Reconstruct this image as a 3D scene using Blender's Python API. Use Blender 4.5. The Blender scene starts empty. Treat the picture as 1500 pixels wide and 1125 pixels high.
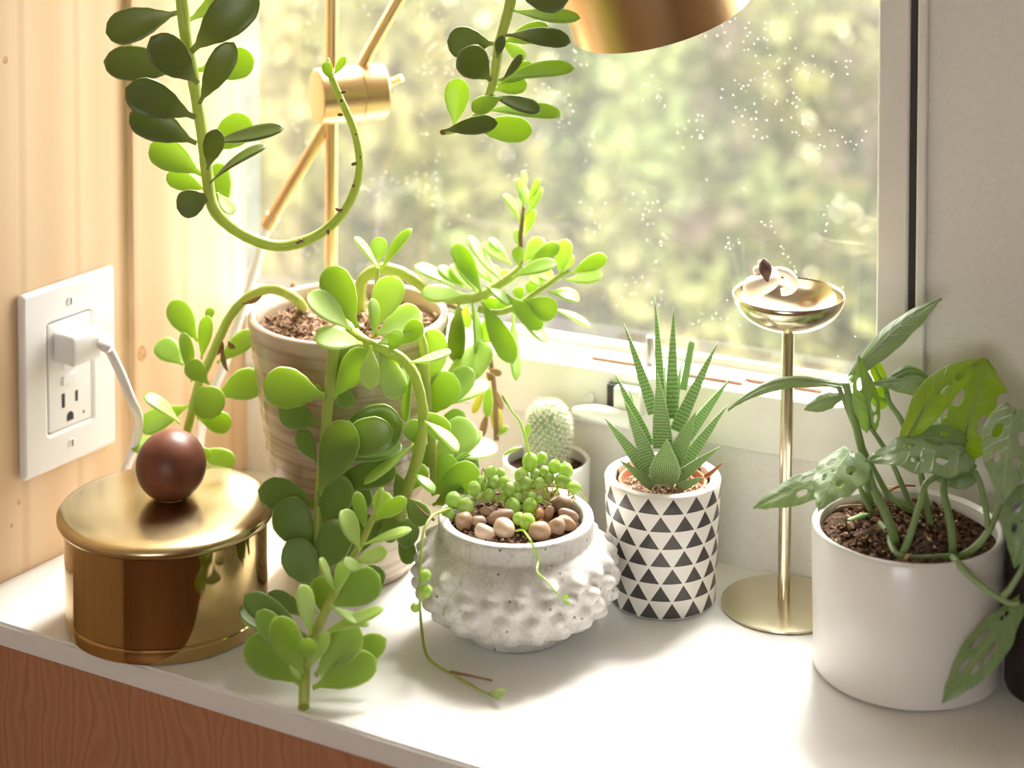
import bpy, bmesh, math, random
from mathutils import Vector, Matrix, Quaternion
from mathutils import noise as mnoise
from mathutils.geometry import interpolate_bezier

random.seed(11)
scene = bpy.context.scene
COL = scene.collection
R = math.radians

# ------------------------------------------------------------------ camera
FPX, V0, PITCH, CAMZ = 3000.0, -353.0, R(3.0), 0.6
CAM = Vector((0, 0, CAMZ))
cam_d = bpy.data.cameras.new('camera')
cam = bpy.data.objects.new('camera', cam_d); COL.objects.link(cam)
cam.location = CAM
cam.rotation_euler = (R(90) - PITCH, 0, 0)
cam_d.sensor_width = 36; cam_d.lens = FPX / 1500 * 36
cam_d.shift_y = -(562.5 - V0) / 1500
cam_d.clip_start = .02
cam_d.dof.use_dof = True
cam_d.dof.focus_distance = 1.262
cam_d.dof.aperture_fstop = 4.2
scene.camera = cam

# ------------------------------------------------------------------ light
SKY, SUN, EXPO = 5.0, 10.5, 0.74
world = bpy.data.worlds.new('world'); scene.world = world
world.use_nodes = True
bg = world.node_tree.nodes['Background']
bg.inputs[0].default_value = (1.0, .985, .95, 1); bg.inputs[1].default_value = SKY
sun_d = bpy.data.lights.new('sun', 'SUN'); sun_d.energy = SUN; sun_d.angle = R(24)
sun_d.color = (1, .95, .86)
sun = bpy.data.objects.new('sun', sun_d); COL.objects.link(sun)
SUN_TO = Vector((.34, .85, 1.05)).normalized()
sun.rotation_euler = SUN_TO.to_track_quat('Z', 'Y').to_euler()
sun.location = (.5, 3, 3)
vs = scene.view_settings
vs.view_transform = 'Standard'; vs.look = 'None'; vs.gamma = 1; vs.use_curve_mapping = False
vs.exposure = EXPO
scene.cycles.use_denoising = True
scene.cycles.max_bounces = 10
scene.cycles.transparent_max_bounces = 16
scene.cycles.sample_clamp_indirect = 8

# ------------------------------------------------------------------ geometry of the picture -> the place
FW = Vector((0, math.cos(PITCH), -math.sin(PITCH))); UP = Vector((0, math.sin(PITCH), math.cos(PITCH)))
def ray(u, v): return FW + Vector((1, 0, 0)) * ((u - 750) / FPX) - UP * ((v - V0) / FPX)
def Pa(u, v, Y):                       # point seen at (u, v) at world depth Y
    d = ray(u, v); return CAM + d * (Y / d.y)
def rho(v):
    d = ray(750, v); return d.y * (v + 510) / (-FPX * d.z)
def P(u, v, Y): return Pa(u, v, Y * rho(v))      # Y measured as for a level camera with the same horizon
def SY(u, v, z=0.0): return S(u, v, z).y / rho(v)
def S(u, v, z=0.0):
    d = ray(u, v); return CAM + d * ((z - CAMZ) / d.z)
def px(Y): return Y / FPX              # metres per pixel at depth Y

# ------------------------------------------------------------------ object helpers
def setp(o, label=None, cat=None, group=None, kind=None):
    if label: o['label'] = label
    if cat: o['category'] = cat
    if group: o['group'] = group
    if kind: o['kind'] = kind
    return o
def thing(name, loc, label=None, cat=None, group=None, kind=None):
    o = bpy.data.objects.new(name, None); COL.objects.link(o)
    o.empty_display_size = .02; o.location = loc
    return setp(o, label, cat, group, kind)
def attach(o, parent):
    if parent is not None:
        o.parent = parent
        if parent.type == 'EMPTY': o.matrix_parent_inverse = Matrix.Translation(-Vector(parent.location))
        else: o.matrix_parent_inverse = parent.matrix_basis.inverted()
    return o
def mobj(name, verts, faces, mat, parent=None, smooth=True, uv=None, mats=None):
    me = bpy.data.meshes.new(name)
    me.from_pydata([tuple(v) for v in verts], [], faces)
    if smooth:
        me.polygons.foreach_set('use_smooth', [True] * len(me.polygons))
    if uv is not None:
        l = me.uv_layers.new(name='UVMap')
        for lo in me.loops: l.data[lo.index].uv = uv[lo.vertex_index]
    me.materials.append(mat)
    me.update()
    o = bpy.data.objects.new(name, me); COL.objects.link(o)
    return attach(o, parent)
def bm_obj(name, bm, mat, parent=None, smooth=False):
    me = bpy.data.meshes.new(name); bmesh.ops.recalc_face_normals(bm, faces=bm.faces[:]); bm.to_mesh(me); bm.free()
    if smooth: me.polygons.foreach_set('use_smooth', [True] * len(me.polygons))
    me.materials.append(mat)
    o = bpy.data.objects.new(name, me); COL.objects.link(o)
    return attach(o, parent)
def autosmooth(o, ang=35):
    me = o.data
    me.polygons.foreach_set('use_smooth', [True] * len(me.polygons))
    bm = bmesh.new(); bm.from_mesh(me)
    for e in bm.edges:
        if len(e.link_faces) == 2 and e.calc_face_angle(0) > R(ang): e.smooth = False
    bm.to_mesh(me); bm.free()
    return o

class Frame:
    """oriented frame: origin and three axes"""
    def __init__(s, o, a, b, c): s.o, s.a, s.b, s.c = Vector(o), Vector(a).normalized(), Vector(b).normalized(), Vector(c).normalized()
    def pt(s, x, y, z): return s.o + s.a * x + s.b * y + s.c * z
    def mat(s):
        return Matrix(((s.a.x, s.b.x, s.c.x, s.o.x), (s.a.y, s.b.y, s.c.y, s.o.y), (s.a.z, s.b.z, s.c.z, s.o.z), (0, 0, 0, 1)))
WORLD = Frame((0, 0, 0), (1, 0, 0), (0, 1, 0), (0, 0, 1))

def box(name, fr, lo, hi, mat, parent=None, bevel=0.0, seg=2):
    bm = bmesh.new()
    vs_ = [bm.verts.new(fr.pt(x, y, z)) for x in (lo[0], hi[0]) for y in (lo[1], hi[1]) for z in (lo[2], hi[2])]
    for f in ((0, 1, 3, 2), (4, 6, 7, 5), (0, 4, 5, 1), (2, 3, 7, 6), (0, 2, 6, 4), (1, 5, 7, 3)):
        bm.faces.new([vs_[i] for i in f])
    if bevel > 0:
        bmesh.ops.bevel(bm, geom=bm.edges[:], offset=bevel, segments=seg, affect='EDGES', profile=.7)
    o = bm_obj(name, bm, mat, parent)
    if bevel > 0: autosmooth(o, 50)
    return o

def lathe(name, prof, fr, mat, parent=None, n=64, disp=None, uv=False, ang=40, close=False):
    """revolve (r, h) profile about fr.c"""
    verts, faces, uvs = [], [], []
    m = len(prof)
    tot = [0.0]
    for i in range(1, m): tot.append(tot[-1] + math.hypot(prof[i][0] - prof[i - 1][0], prof[i][1] - prof[i - 1][1]))
    cols = n + 1 if uv else n
    for i, (r, h) in enumerate(prof):
        for k in range(cols):
            a = 2 * math.pi * k / n
            dr, dh = disp(i, a, r, h) if disp else (0, 0)
            verts.append(fr.pt((r + dr) * math.cos(a), (r + dr) * math.sin(a), h + dh))
            uvs.append((k / n, h))
    for i in range(m - 1):
        for k in range(n):
            k2 = k + 1 if uv else (k + 1) % n
            a, b, c, d = i * cols + k, i * cols + k2, (i + 1) * cols + k2, (i + 1) * cols + k
            if prof[i][0] < 1e-6: faces.append((a, c, d))
            elif prof[i + 1][0] < 1e-6: faces.append((a, b, c))
            else: faces.append((a, b, c, d))
    o = mobj(name, verts, faces, mat, parent, uv=uvs if uv else None)
    bm = bmesh.new(); bm.from_mesh(o.data)
    if not uv: bmesh.ops.remove_doubles(bm, verts=bm.verts, dist=1e-6)
    bmesh.ops.recalc_face_normals(bm, faces=bm.faces[:])
    bm.to_mesh(o.data); bm.free()
    return autosmooth(o, ang)

def catmull(pts, sub=6):
    pts = [Vector(p) for p in pts]
    out = []
    for i in range(len(pts) - 1):
        p0 = pts[max(i - 1, 0)]; p1 = pts[i]; p2 = pts[i + 1]; p3 = pts[min(i + 2, len(pts) - 1)]
        for k in range(sub):
            t = k / sub
            out.append(.5 * ((2 * p1) + (p2 - p0) * t + (2 * p0 - 5 * p1 + 4 * p2 - p3) * t * t + (3 * p1 - p0 - 3 * p2 + p3) * t ** 3))
    out.append(pts[-1].copy())
    return out

def tube_geo(pts, rad, n=8, cap=True, jitter=0.0):
    verts, faces = [], []
    m = len(pts)
    ref = Vector((.31, .12, .94))
    prev = None
    for i, p in enumerate(pts):
        t = (pts[min(i + 1, m - 1)] - pts[max(i - 1, 0)]).normalized()
        if prev is None:
            x = t.orthogonal().normalized()
        else:
            x = (prev - t * prev.dot(t)).normalized()
        prev = x
        y = t.cross(x)
        r = rad[i] if isinstance(rad, (list, tuple)) else rad
        if jitter: r *= 1 + random.uniform(-jitter, jitter)
        for k in range(n):
            a = 2 * math.pi * k / n
            verts.append(p + x * (math.cos(a) * r) + y * (math.sin(a) * r))
    for i in range(m - 1):
        for k in range(n):
            faces.append((i * n + k, i * n + (k + 1) % n, (i + 1) * n + (k + 1) % n, (i + 1) * n + k))
    if cap:
        faces.append(tuple(range(n - 1, -1, -1))); faces.append(tuple((m - 1) * n + k for k in range(n)))
    return verts, faces
def tube(name, pts, rad, mat, parent=None, n=8, smooth_sub=0, jitter=0.0):
    if smooth_sub:
        m0 = len(pts)
        pts2 = catmull(pts, smooth_sub)
        if isinstance(rad, (list, tuple)):
            rr = []
            for i in range(len(pts2)):
                f = i / smooth_sub; k = min(int(f), m0 - 2); t = f - k
                rr.append(rad[k] * (1 - t) + rad[k + 1] * t)
            rad = rr
        pts = pts2
    v, f = tube_geo([Vector(p) for p in pts], rad, n, True, jitter)
    o = mobj(name, v, f, mat, parent)
    return autosmooth(o, 60)

def merge(name, parts, mat, parent=None, smooth=True):
    V, Fc = [], []
    for v, f in parts:
        k = len(V); V += list(v); Fc += [tuple(i + k for i in q) for q in f]
    return mobj(name, V, Fc, mat, parent, smooth)

def plate2d(name, fr, outlines, z0, z1, mat, parent=None, bevel=0.0):
    """filled flat shape with holes, outlines in (a, b) of frame, thickness z0..z1 along c"""
    cu = bpy.data.curves.new(name, 'CURVE'); cu.dimensions = '2D'; cu.fill_mode = 'BOTH'
    cu.extrude = (z1 - z0) / 2 - bevel; cu.bevel_depth = bevel; cu.bevel_resolution = 2
    cu.offset = -bevel
    for ol in outlines:
        sp = cu.splines.new('POLY'); sp.points.add(len(ol) - 1); sp.use_cyclic_u = True
        for i, (x, y) in enumerate(ol): sp.points[i].co = (x, y, 0, 1)
    o = bpy.data.objects.new(name + '_curve', cu); COL.objects.link(o)
    dg = bpy.context.evaluated_depsgraph_get(); dg.update()
    me = bpy.data.meshes.new_from_object(o.evaluated_get(dg))
    bpy.data.objects.remove(o); bpy.data.curves.remove(cu)
    me.transform(fr.mat() @ Matrix.Translation((0, 0, (z0 + z1) / 2)))
    me.materials.clear(); me.materials.append(mat); me.name = name
    ob = bpy.data.objects.new(name, me); COL.objects.link(ob)
    attach(ob, parent)
    return autosmooth(ob, 45)
def rounded(x0, y0, x1, y1, r, n=10):
    """r = radii for corners (x0y0, x1y0, x1y1, x0y1)"""
    if not isinstance(r, (tuple, list)): r = (r,) * 4
    out = []
    for (cx, cy, a0, rr, sx, sy) in ((x0, y0, 180, r[0], 1, 1), (x1, y0, 270, r[1], -1, 1), (x1, y1, 0, r[2], -1, -1), (x0, y1, 90, r[3], 1, -1)):
        if rr <= 0: out.append((cx, cy)); continue
        for k in range(n + 1):
            a = R(a0 + 90 * k / n)
            out.append((cx + sx * rr + rr * math.cos(a), cy + sy * rr + rr * math.sin(a)))
    return out

# ------------------------------------------------------------------ materials
MATS = {}
class NT:
    def __init__(s, name):
        s.m = bpy.data.materials.new(name); s.m.use_nodes = True
        s.t = s.m.node_tree; s.t.nodes.clear()
        s.out = s.n('ShaderNodeOutputMaterial')
    def n(s, typ, **kw):
        nd = s.t.nodes.new(typ)
        for k, v in kw.items(): setattr(nd, k, v)
        return nd
    def l(s, a, b): s.t.links.new(a, b)
    def val(s, node, **kw):
        for k, v in kw.items():
            node.inputs[k.replace('_', ' ')].default_value = v
        return node
    def coord(s, which='Object', scale=(1, 1, 1), rot=(0, 0, 0)):
        c = s.n('ShaderNodeTexCoord'); m = s.n('ShaderNodeMapping')
        m.inputs['Scale'].default_value = scale; m.inputs['Rotation'].default_value = rot
        s.l(c.outputs[which], m.inputs['Vector']); return m.outputs['Vector']
    def noise(s, vec, scale=5, detail=3, rough=.5, dist=0):
        nd = s.n('ShaderNodeTexNoise'); s.l(vec, nd.inputs['Vector'])
        nd.inputs['Scale'].default_value = scale; nd.inputs['Detail'].default_value = detail
        nd.inputs['Roughness'].default_value = rough; nd.inputs['Distortion'].default_value = dist
        return nd.outputs['Fac']
    def ramp(s, fac, stops, interp='LINEAR'):
        r = s.n('ShaderNodeValToRGB'); r.color_ramp.interpolation = interp
        el = r.color_ramp.elements
        while len(el) < len(stops): el.new(.5)
        for e, (p, c) in zip(el, stops): e.position = p; e.color = (*c, 1) if len(c) == 3 else c
        s.l(fac, r.inputs['Fac']); return r.outputs['Color']
    def math(s, op, a, b=None, c=None):
        nd = s.n('ShaderNodeMath', operation=op)
        for i, x in enumerate((a, b, c)):
            if x is None: continue
            if isinstance(x, (int, float)): nd.inputs[i].default_value = x
            else: s.l(x, nd.inputs[i])
        return nd.outputs[0]
    def mix(s, fac, a, b, blend='MIX'):
        nd = s.n('ShaderNodeMix', data_type='RGBA', blend_type=blend)
        for i, x in ((0, fac), (6, a), (7, b)):
            if isinstance(x, (int, float)): nd.inputs[i].default_value = x
            elif isinstance(x, (tuple, list)): nd.inputs[i].default_value = (*x, 1)
            else: s.l(x, nd.inputs[i])
        return nd.outputs[2]
    def bump(s, h, strength=.3, dist=.001):
        b = s.n('ShaderNodeBump'); b.inputs['Strength'].default_value = strength; b.inputs['Distance'].default_value = dist
        s.l(h, b.inputs['Height']); return b.outputs['Normal']
    def pbr(s, color, rough=.5, metal=0, spec=.5, normal=None, coat=0, trans=0):
        b = s.n('ShaderNodeBsdfPrincipled')
        for key, x in (('Base Color', color), ('Roughness', rough), ('Metallic', metal), ('Specular IOR Level', spec), ('Coat Weight', coat), ('Transmission Weight', trans)):
            if isinstance(x, (int, float)): b.inputs[key].default_value = x
            elif isinstance(x, (tuple, list)): b.inputs[key].default_value = (*x, 1)
            else: s.l(x, b.inputs[key])
        if normal is not None: s.l(normal, b.inputs['Normal'])
        return b
    def done(s, sh):
        s.l(sh if not hasattr(sh, 'outputs') else sh.outputs[0], s.out.inputs['Surface']); return s.m

def plain(name, color, rough=.5, metal=0, spec=.5, coat=0, var=.06, nscale=40, bump=0.0):
    t = NT(name); v = t.coord('Object'); f = t.noise(v, nscale, 4)
    dark = tuple(max(c * (1 - var), 0) for c in color); lite = tuple(min(c * (1 + var), 1) for c in color)
    c = t.ramp(f, [(.3, dark), (.7, lite)])
    nrm = t.bump(f, bump, .001) if bump else None
    return t.done(t.pbr(c, rough, metal, spec, nrm, coat))

def m_pine():
    t = NT('pine'); v = t.coord('Object', (1, 1, 1))
    big = t.noise(t.coord('Object', (9, 9, .7)), 1.6, 2, .5, .4)
    w = t.n('ShaderNodeTexWave', wave_type='RINGS', rings_direction='Z'); t.l(t.coord('Object', (11, 11, .45)), w.inputs['Vector'])
    w.inputs['Scale'].default_value = .9; w.inputs['Distortion'].default_value = 3.0; w.inputs['Detail'].default_value = 2; w.inputs['Detail Scale'].default_value = .6
    g = t.noise(t.coord('Object', (260, 260, 3)), 1, 3)
    c = t.ramp(w.outputs['Fac'], [(0, (.71, .50, .30)), (.5, (.76, .56, .355)), (.92, (.78, .60, .40)), (1, (.70, .48, .28))])
    c = t.mix(t.math('MULTIPLY', big, .35), c, (.80, .62, .42))
    c = t.mix(t.math('MULTIPLY', t.math('SUBTRACT', g, .35), .25), c, (.66, .38, .17))
    vo = t.n('ShaderNodeTexVoronoi'); t.l(t.coord('Object', (7, 7, 4.2)), vo.inputs['Vector']); vo.inputs['Scale'].default_value = 1.0
    k = t.ramp(vo.outputs['Distance'], [(.0, (1, 1, 1)), (.045, (.55, .55, .55)), (.06, (0, 0, 0))])
    c = t.mix(t.math('MULTIPLY', k, .45), c, (.50, .24, .10))
    return t.done(t.pbr(c, .42, 0, .4, t.bump(g, .08, .0005)))
def m_maple():
    t = NT('red_maple')
    w = t.n('ShaderNodeTexWave', wave_type='RINGS', rings_direction='Z'); t.l(t.coord('Object', (5.5, 5.5, 2.6)), w.inputs['Vector'])
    w.inputs['Scale'].default_value = 6.5; w.inputs['Distortion'].default_value = 11; w.inputs['Detail'].default_value = 2.5; w.inputs['Detail Scale'].default_value = .7
    n = t.noise(t.coord('Object', (40, 40, 5)), 2, 4)
    c = t.ramp(w.outputs['Fac'], [(0, (.44, .20, .105)), (.6, (.50, .24, .135)), (.86, (.51, .25, .14)), (1, (.40, .17, .09))])
    c = t.mix(t.math('MULTIPLY', n, .35), c, (.46, .22, .12))
    return t.done(t.pbr(c, .35, 0, .4))
def m_brass(name, col, rough, rvar=.12, scratch=0):
    t = NT(name); v = t.coord('Object')
    f = t.noise(v, 26, 5, .6); f2 = t.noise(t.coord('Object', (1, 1, 6)), 160, 2)
    c = t.mix(t.math('MULTIPLY', f, .5), col, tuple(x * .72 for x in col))
    r = t.math('ADD', t.math('MULTIPLY', f, rvar), rough)
    return t.done(t.pbr(c, r, 1, .5, t.bump(f2, scratch, .0004) if scratch else None))
def m_leaf(name, c1, c2, transl, rough=.38, bloom=.25, spots=0.0, pale=(.62, .74, .55), tcol=(.74, .95, .01), rim=0.0, veins=0.0):
    """fleshy or thin leaf: object-random green, light passes through"""
    t = NT(name); oi = t.n('ShaderNodeObjectInfo')
    f = t.noise(t.coord('Object'), 60, 3)
    c = t.mix(oi.outputs['Random'], c1, c2)
    c = t.mix(t.math('MULTIPLY', f, bloom), c, pale)
    nrm = t.bump(f, .06, .0005)
    if rim or veins:
        tc_ = t.n('ShaderNodeTexCoord'); sp = t.n('ShaderNodeSeparateXYZ'); t.l(tc_.outputs['UV'], sp.inputs[0])
        ax = t.math('ABSOLUTE', t.math('SUBTRACT', sp.outputs['X'], .5))
    if rim:      # fleshy leaves: bright rim highlight painted as a paler margin; paler, yellower foot
        edge = t.ramp(ax, [(.455, (0, 0, 0)), (.485, (1, 1, 1))])
        c = t.mix(t.math('MULTIPLY', edge, rim), c, (.70, .82, .40))
        foot = t.ramp(sp.outputs['Y'], [(.02, (1, 1, 1)), (.34, (0, 0, 0))])
        c = t.mix(t.math('MULTIPLY', foot, .45), c, (.58, .66, .24))
    if veins:    # thin leaves: side veins running out from the midrib
        ph = t.math('FRACT', t.math('MULTIPLY', t.math('SUBTRACT', sp.outputs['Y'], t.math('MULTIPLY', ax, .35)), 8.0))
        ve = t.ramp(t.math('ABSOLUTE', t.math('SUBTRACT', ph, .5)), [(.02, (1, 1, 1)), (.12, (0, 0, 0))])
        mid = t.ramp(ax, [(.012, (1, 1, 1)), (.03, (0, 0, 0))])
        c = t.mix(t.math('MULTIPLY', t.math('MAXIMUM', t.math('MULTIPLY', ve, .5), mid), veins), c, (.55, .68, .40))
        nrm = t.bump(ve, .45, .0012)
    b = t.pbr(c, rough, 0, .6, nrm)
    tr = t.n('ShaderNodeBsdfTranslucent'); tc = t.mix(.8, c, tcol); t.l(tc, tr.inputs['Color'])
    mx = t.n('ShaderNodeMixShader'); mx.inputs[0].default_value = transl
    t.l(b.outputs[0], mx.inputs[1]); t.l(tr.outputs[0], mx.inputs[2])
    return t.done(mx)
def m_haworthia():
    t = NT('haworthia_leaf'); uvn = t.n('ShaderNodeTexCoord'); sp = t.n('ShaderNodeSeparateXYZ'); t.l(uvn.outputs['UV'], sp.inputs[0])
    n = t.noise(t.coord('UV', (1, 1, 1)), 14, 2)
    vo = t.n('ShaderNodeTexVoronoi'); t.l(t.coord('UV', (14, 25, 1)), vo.inputs['Vector']); vo.inputs['Scale'].default_value = 1.0; vo.inputs['Randomness'].default_value = .22
    mask = t.ramp(vo.outputs['Distance'], [(.26, (1, 1, 1)), (.44, (0, 0, 0))])
    edge = t.math('GREATER_THAN', t.math('ABSOLUTE', t.math('SUBTRACT', sp.outputs['X'], .5)), .46)
    mask = t.math('MAXIMUM', mask, t.math('MULTIPLY', edge, .6))
    g = t.mix(sp.outputs['Y'], (.17, .33, .06), (.30, .55, .11))
    c = t.mix(t.math('MULTIPLY', mask, .62), g, (.80, .88, .70))
    b = t.pbr(c, .42, 0, .4, t.bump(mask, .5, .0006))
    tr = t.n('ShaderNodeBsdfTranslucent'); t.l(c, tr.inputs['Color'])
    mx = t.n('ShaderNodeMixShader'); mx.inputs[0].default_value = .22
    t.l(b.outputs[0], mx.inputs[1]); t.l(tr.outputs[0], mx.inputs[2])
    return t.done(mx)
def m_triangles():
    t = NT('triangle_glaze'); c = t.n('ShaderNodeTexCoord'); sp = t.n('ShaderNodeSeparateXYZ'); t.l(c.outputs['UV'], sp.inputs[0])
    h = t.math('DIVIDE', t.math('SUBTRACT', sp.outputs['Y'], .0015), .01115)      # rows
    row = t.math('FLOOR', h); fv = t.math('FRACT', h)
    off = t.math('MULTIPLY', t.math('MODULO', row, 2), .5)
    fu = t.math('FRACT', t.math('ADD', t.math('MULTIPLY', sp.outputs['X'], 15), off))
    d = t.math('ABSOLUTE', t.math('SUBTRACT', fu, .5))
    lim = t.math('SUBTRACT', t.math('MULTIPLY', t.math('SUBTRACT', 1.0, fv), .5), .035)
    m = t.math('LESS_THAN', d, lim)
    m = t.math('MULTIPLY', m, t.math('GREATER_THAN', fv, .05))
    m = t.math('MULTIPLY', m, t.math('LESS_THAN', sp.outputs['Y'], .0785))
    m = t.math('MULTIPLY', m, t.math('GREATER_THAN', sp.outputs['Y'], .0015))
    n = t.noise(t.coord('Object'), 120, 3)
    dark = t.mix(n, (.035, .03, .028), (.075, .065, .06))
    return t.done(t.pbr(t.mix(m, (.80, .775, .72), dark), .38, 0, .4, None, .2))
def m_beige_pot():
    t = NT('striped_stoneware'); c = t.n('ShaderNodeTexCoord'); sp = t.n('ShaderNodeSeparateXYZ'); t.l(c.outputs['Object'], sp.inputs[0])
    n = t.noise(t.coord('Object', (6, 6, 3)), 3, 3)
    z = t.math('ADD', sp.outputs['Z'], t.math('MULTIPLY', n, .012))
    n2 = t.n('ShaderNodeTexNoise', noise_dimensions='1D'); t.l(t.math('MULTIPLY', z, 95), n2.inputs['W']); n2.inputs['Scale'].default_value = 1.0; n2.inputs['Detail'].default_value = 2
    k = t.ramp(n2.outputs['Fac'], [(.46, (0, 0, 0)), (.55, (1, 1, 1)), (.62, (.35, .35, .35))])
    br = t.noise(t.coord('Object', (14, 14, 30)), 2, 3)
    col = t.mix(t.math('MULTIPLY', t.math('MULTIPLY', k, br), .95), (.54, .435, .325), (.17, .09, .05))
    return t.done(t.pbr(col, .25, 0, .5, t.bump(n2.outputs['Fac'], .25, .001), .4))
def m_concrete():
    t = NT('speckled_concrete'); v = t.coord('Object')
    n = t.noise(v, 45, 5, .65); n2 = t.noise(v, 420, 2)
    vo = t.n('ShaderNodeTexVoronoi', feature='DISTANCE_TO_EDGE'); t.l(v, vo.inputs['Vector']); vo.inputs['Scale'].default_value = 85
    crack = t.ramp(vo.outputs['Distance'], [(.0, (1, 1, 1)), (.02, (.6, .6, .6)), (.05, (0, 0, 0))])
    vp = t.n('ShaderNodeTexVoronoi'); t.l(v, vp.inputs['Vector']); vp.inputs['Scale'].default_value = 150
    pore = t.ramp(vp.outputs['Distance'], [(.10, (1, 1, 1)), (.16, (0, 0, 0))])
    c = t.ramp(n, [(.3, (.56, .54, .515)), (.62, (.78, .765, .745))])
    c = t.mix(t.math('MULTIPLY', crack, .25), c, (.33, .29, .26))
    sel = t.math('MULTIPLY', pore, t.math('GREATER_THAN', t.noise(v, 60, 2), .52))
    c = t.mix(t.math('MULTIPLY', sel, .85), c, (.10, .08, .07))
    c = t.mix(t.math('MULTIPLY', t.math('GREATER_THAN', n2, .63), .3), c, (.35, .31, .28))
    return t.done(t.pbr(c, .62, 0, .35, t.bump(n, .3, .0015)))
def m_soil(name, a, b, c3):
    t = NT(name); v = t.coord('Object'); n = t.noise(v, 330, 4, .7); n2 = t.noise(v, 150, 3)
    c = t.ramp(n, [(.28, a), (.55, b), (.72, c3)])
    return t.done(t.pbr(c, .9, 0, .2, t.bump(n2, 1.0, .004)))
def m_crumb(name, a, b):
    t = NT(name); g = t.n('ShaderNodeNewGeometry')
    c = t.ramp(g.outputs['Random Per Island'], [(0, a), (1, b)])
    return t.done(t.pbr(c, .85, 0, .2))
def m_pebble():
    t = NT('river_pebble'); oi = t.n('ShaderNodeObjectInfo'); n = t.noise(t.coord('Object'), 90, 4, .6)
    c = t.ramp(oi.outputs['Random'], [(0, (.58, .38, .22)), (.2, (.27, .17, .12)), (.4, (.66, .50, .37)), (.6, (.33, .22, .17)), (.8, (.60, .32, .11)), (1, (.78, .67, .56))])
    c = t.mix(t.math('MULTIPLY', n, .3), c, (.42, .29, .22))
    return t.done(t.pbr(c, .35, 0, .5))
def m_glass_pane():
    t = NT('dusty_hazed_glass'); v = t.coord('Object')
    tr = t.n('ShaderNodeBsdfTransparent'); gl = t.n('ShaderNodeBsdfGlossy'); gl.inputs['Roughness'].default_value = .01
    lw = t.n('ShaderNodeLayerWeight'); lw.inputs['Blend'].default_value = .5
    sch = t.math('ADD', t.math('MULTIPLY', t.math('POWER', lw.outputs['Facing'], 5), .9), .035)
    mx = t.n('ShaderNodeMixShader'); t.l(sch, mx.inputs[0]); t.l(tr.outputs[0], mx.inputs[1]); t.l(gl.outputs[0], mx.inputs[2])
    vo = t.n('ShaderNodeTexVoronoi'); t.l(v, vo.inputs['Vector']); vo.inputs['Scale'].default_value = 260
    sp = t.math('MULTIPLY', t.math('LESS_THAN', vo.outputs['Distance'], .13), t.math('GREATER_THAN', t.noise(v, 30, 3), .57))
    veil_haze = t.math('MULTIPLY', t.noise(v, 9, 5, .6), .035)  # haze film paints in veiling glare; the specks are dust
    f = t.math('ADD', veil_haze, t.math('MULTIPLY', sp, .22))
    tl = t.n('ShaderNodeBsdfTranslucent'); tl.inputs['Color'].default_value = (.95, .95, .92, 1)
    m2 = t.n('ShaderNodeMixShader'); t.l(f, m2.inputs[0]); t.l(mx.outputs[0], m2.inputs[1]); t.l(tl.outputs[0], m2.inputs[2])
    return t.done(m2)
def m_hedge():
    t = NT('hedge_foliage'); v = t.coord('Object'); n = t.noise(v, 4.2, 3, .6); n2 = t.noise(v, 2.6, 2)
    c = t.ramp(n, [(.36, (.105, .078, .058)), (.46, (.15, .145, .058)), (.56, (.235, .24, .085)), (.70, (.38, .345, .15))])
    c = t.mix(t.ramp(n2, [(.5, (0, 0, 0)), (.62, (.75, .75, .75))]), c, (.22, .30, .10))
    b = t.pbr(c, .6, 0, .3)
    tr = t.n('ShaderNodeBsdfTranslucent'); t.l(c, tr.inputs['Color'])
    mx = t.n('ShaderNodeMixShader'); mx.inputs[0].default_value = .35
    t.l(b.outputs[0], mx.inputs[1]); t.l(tr.outputs[0], mx.inputs[2])
    return t.done(mx)

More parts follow.
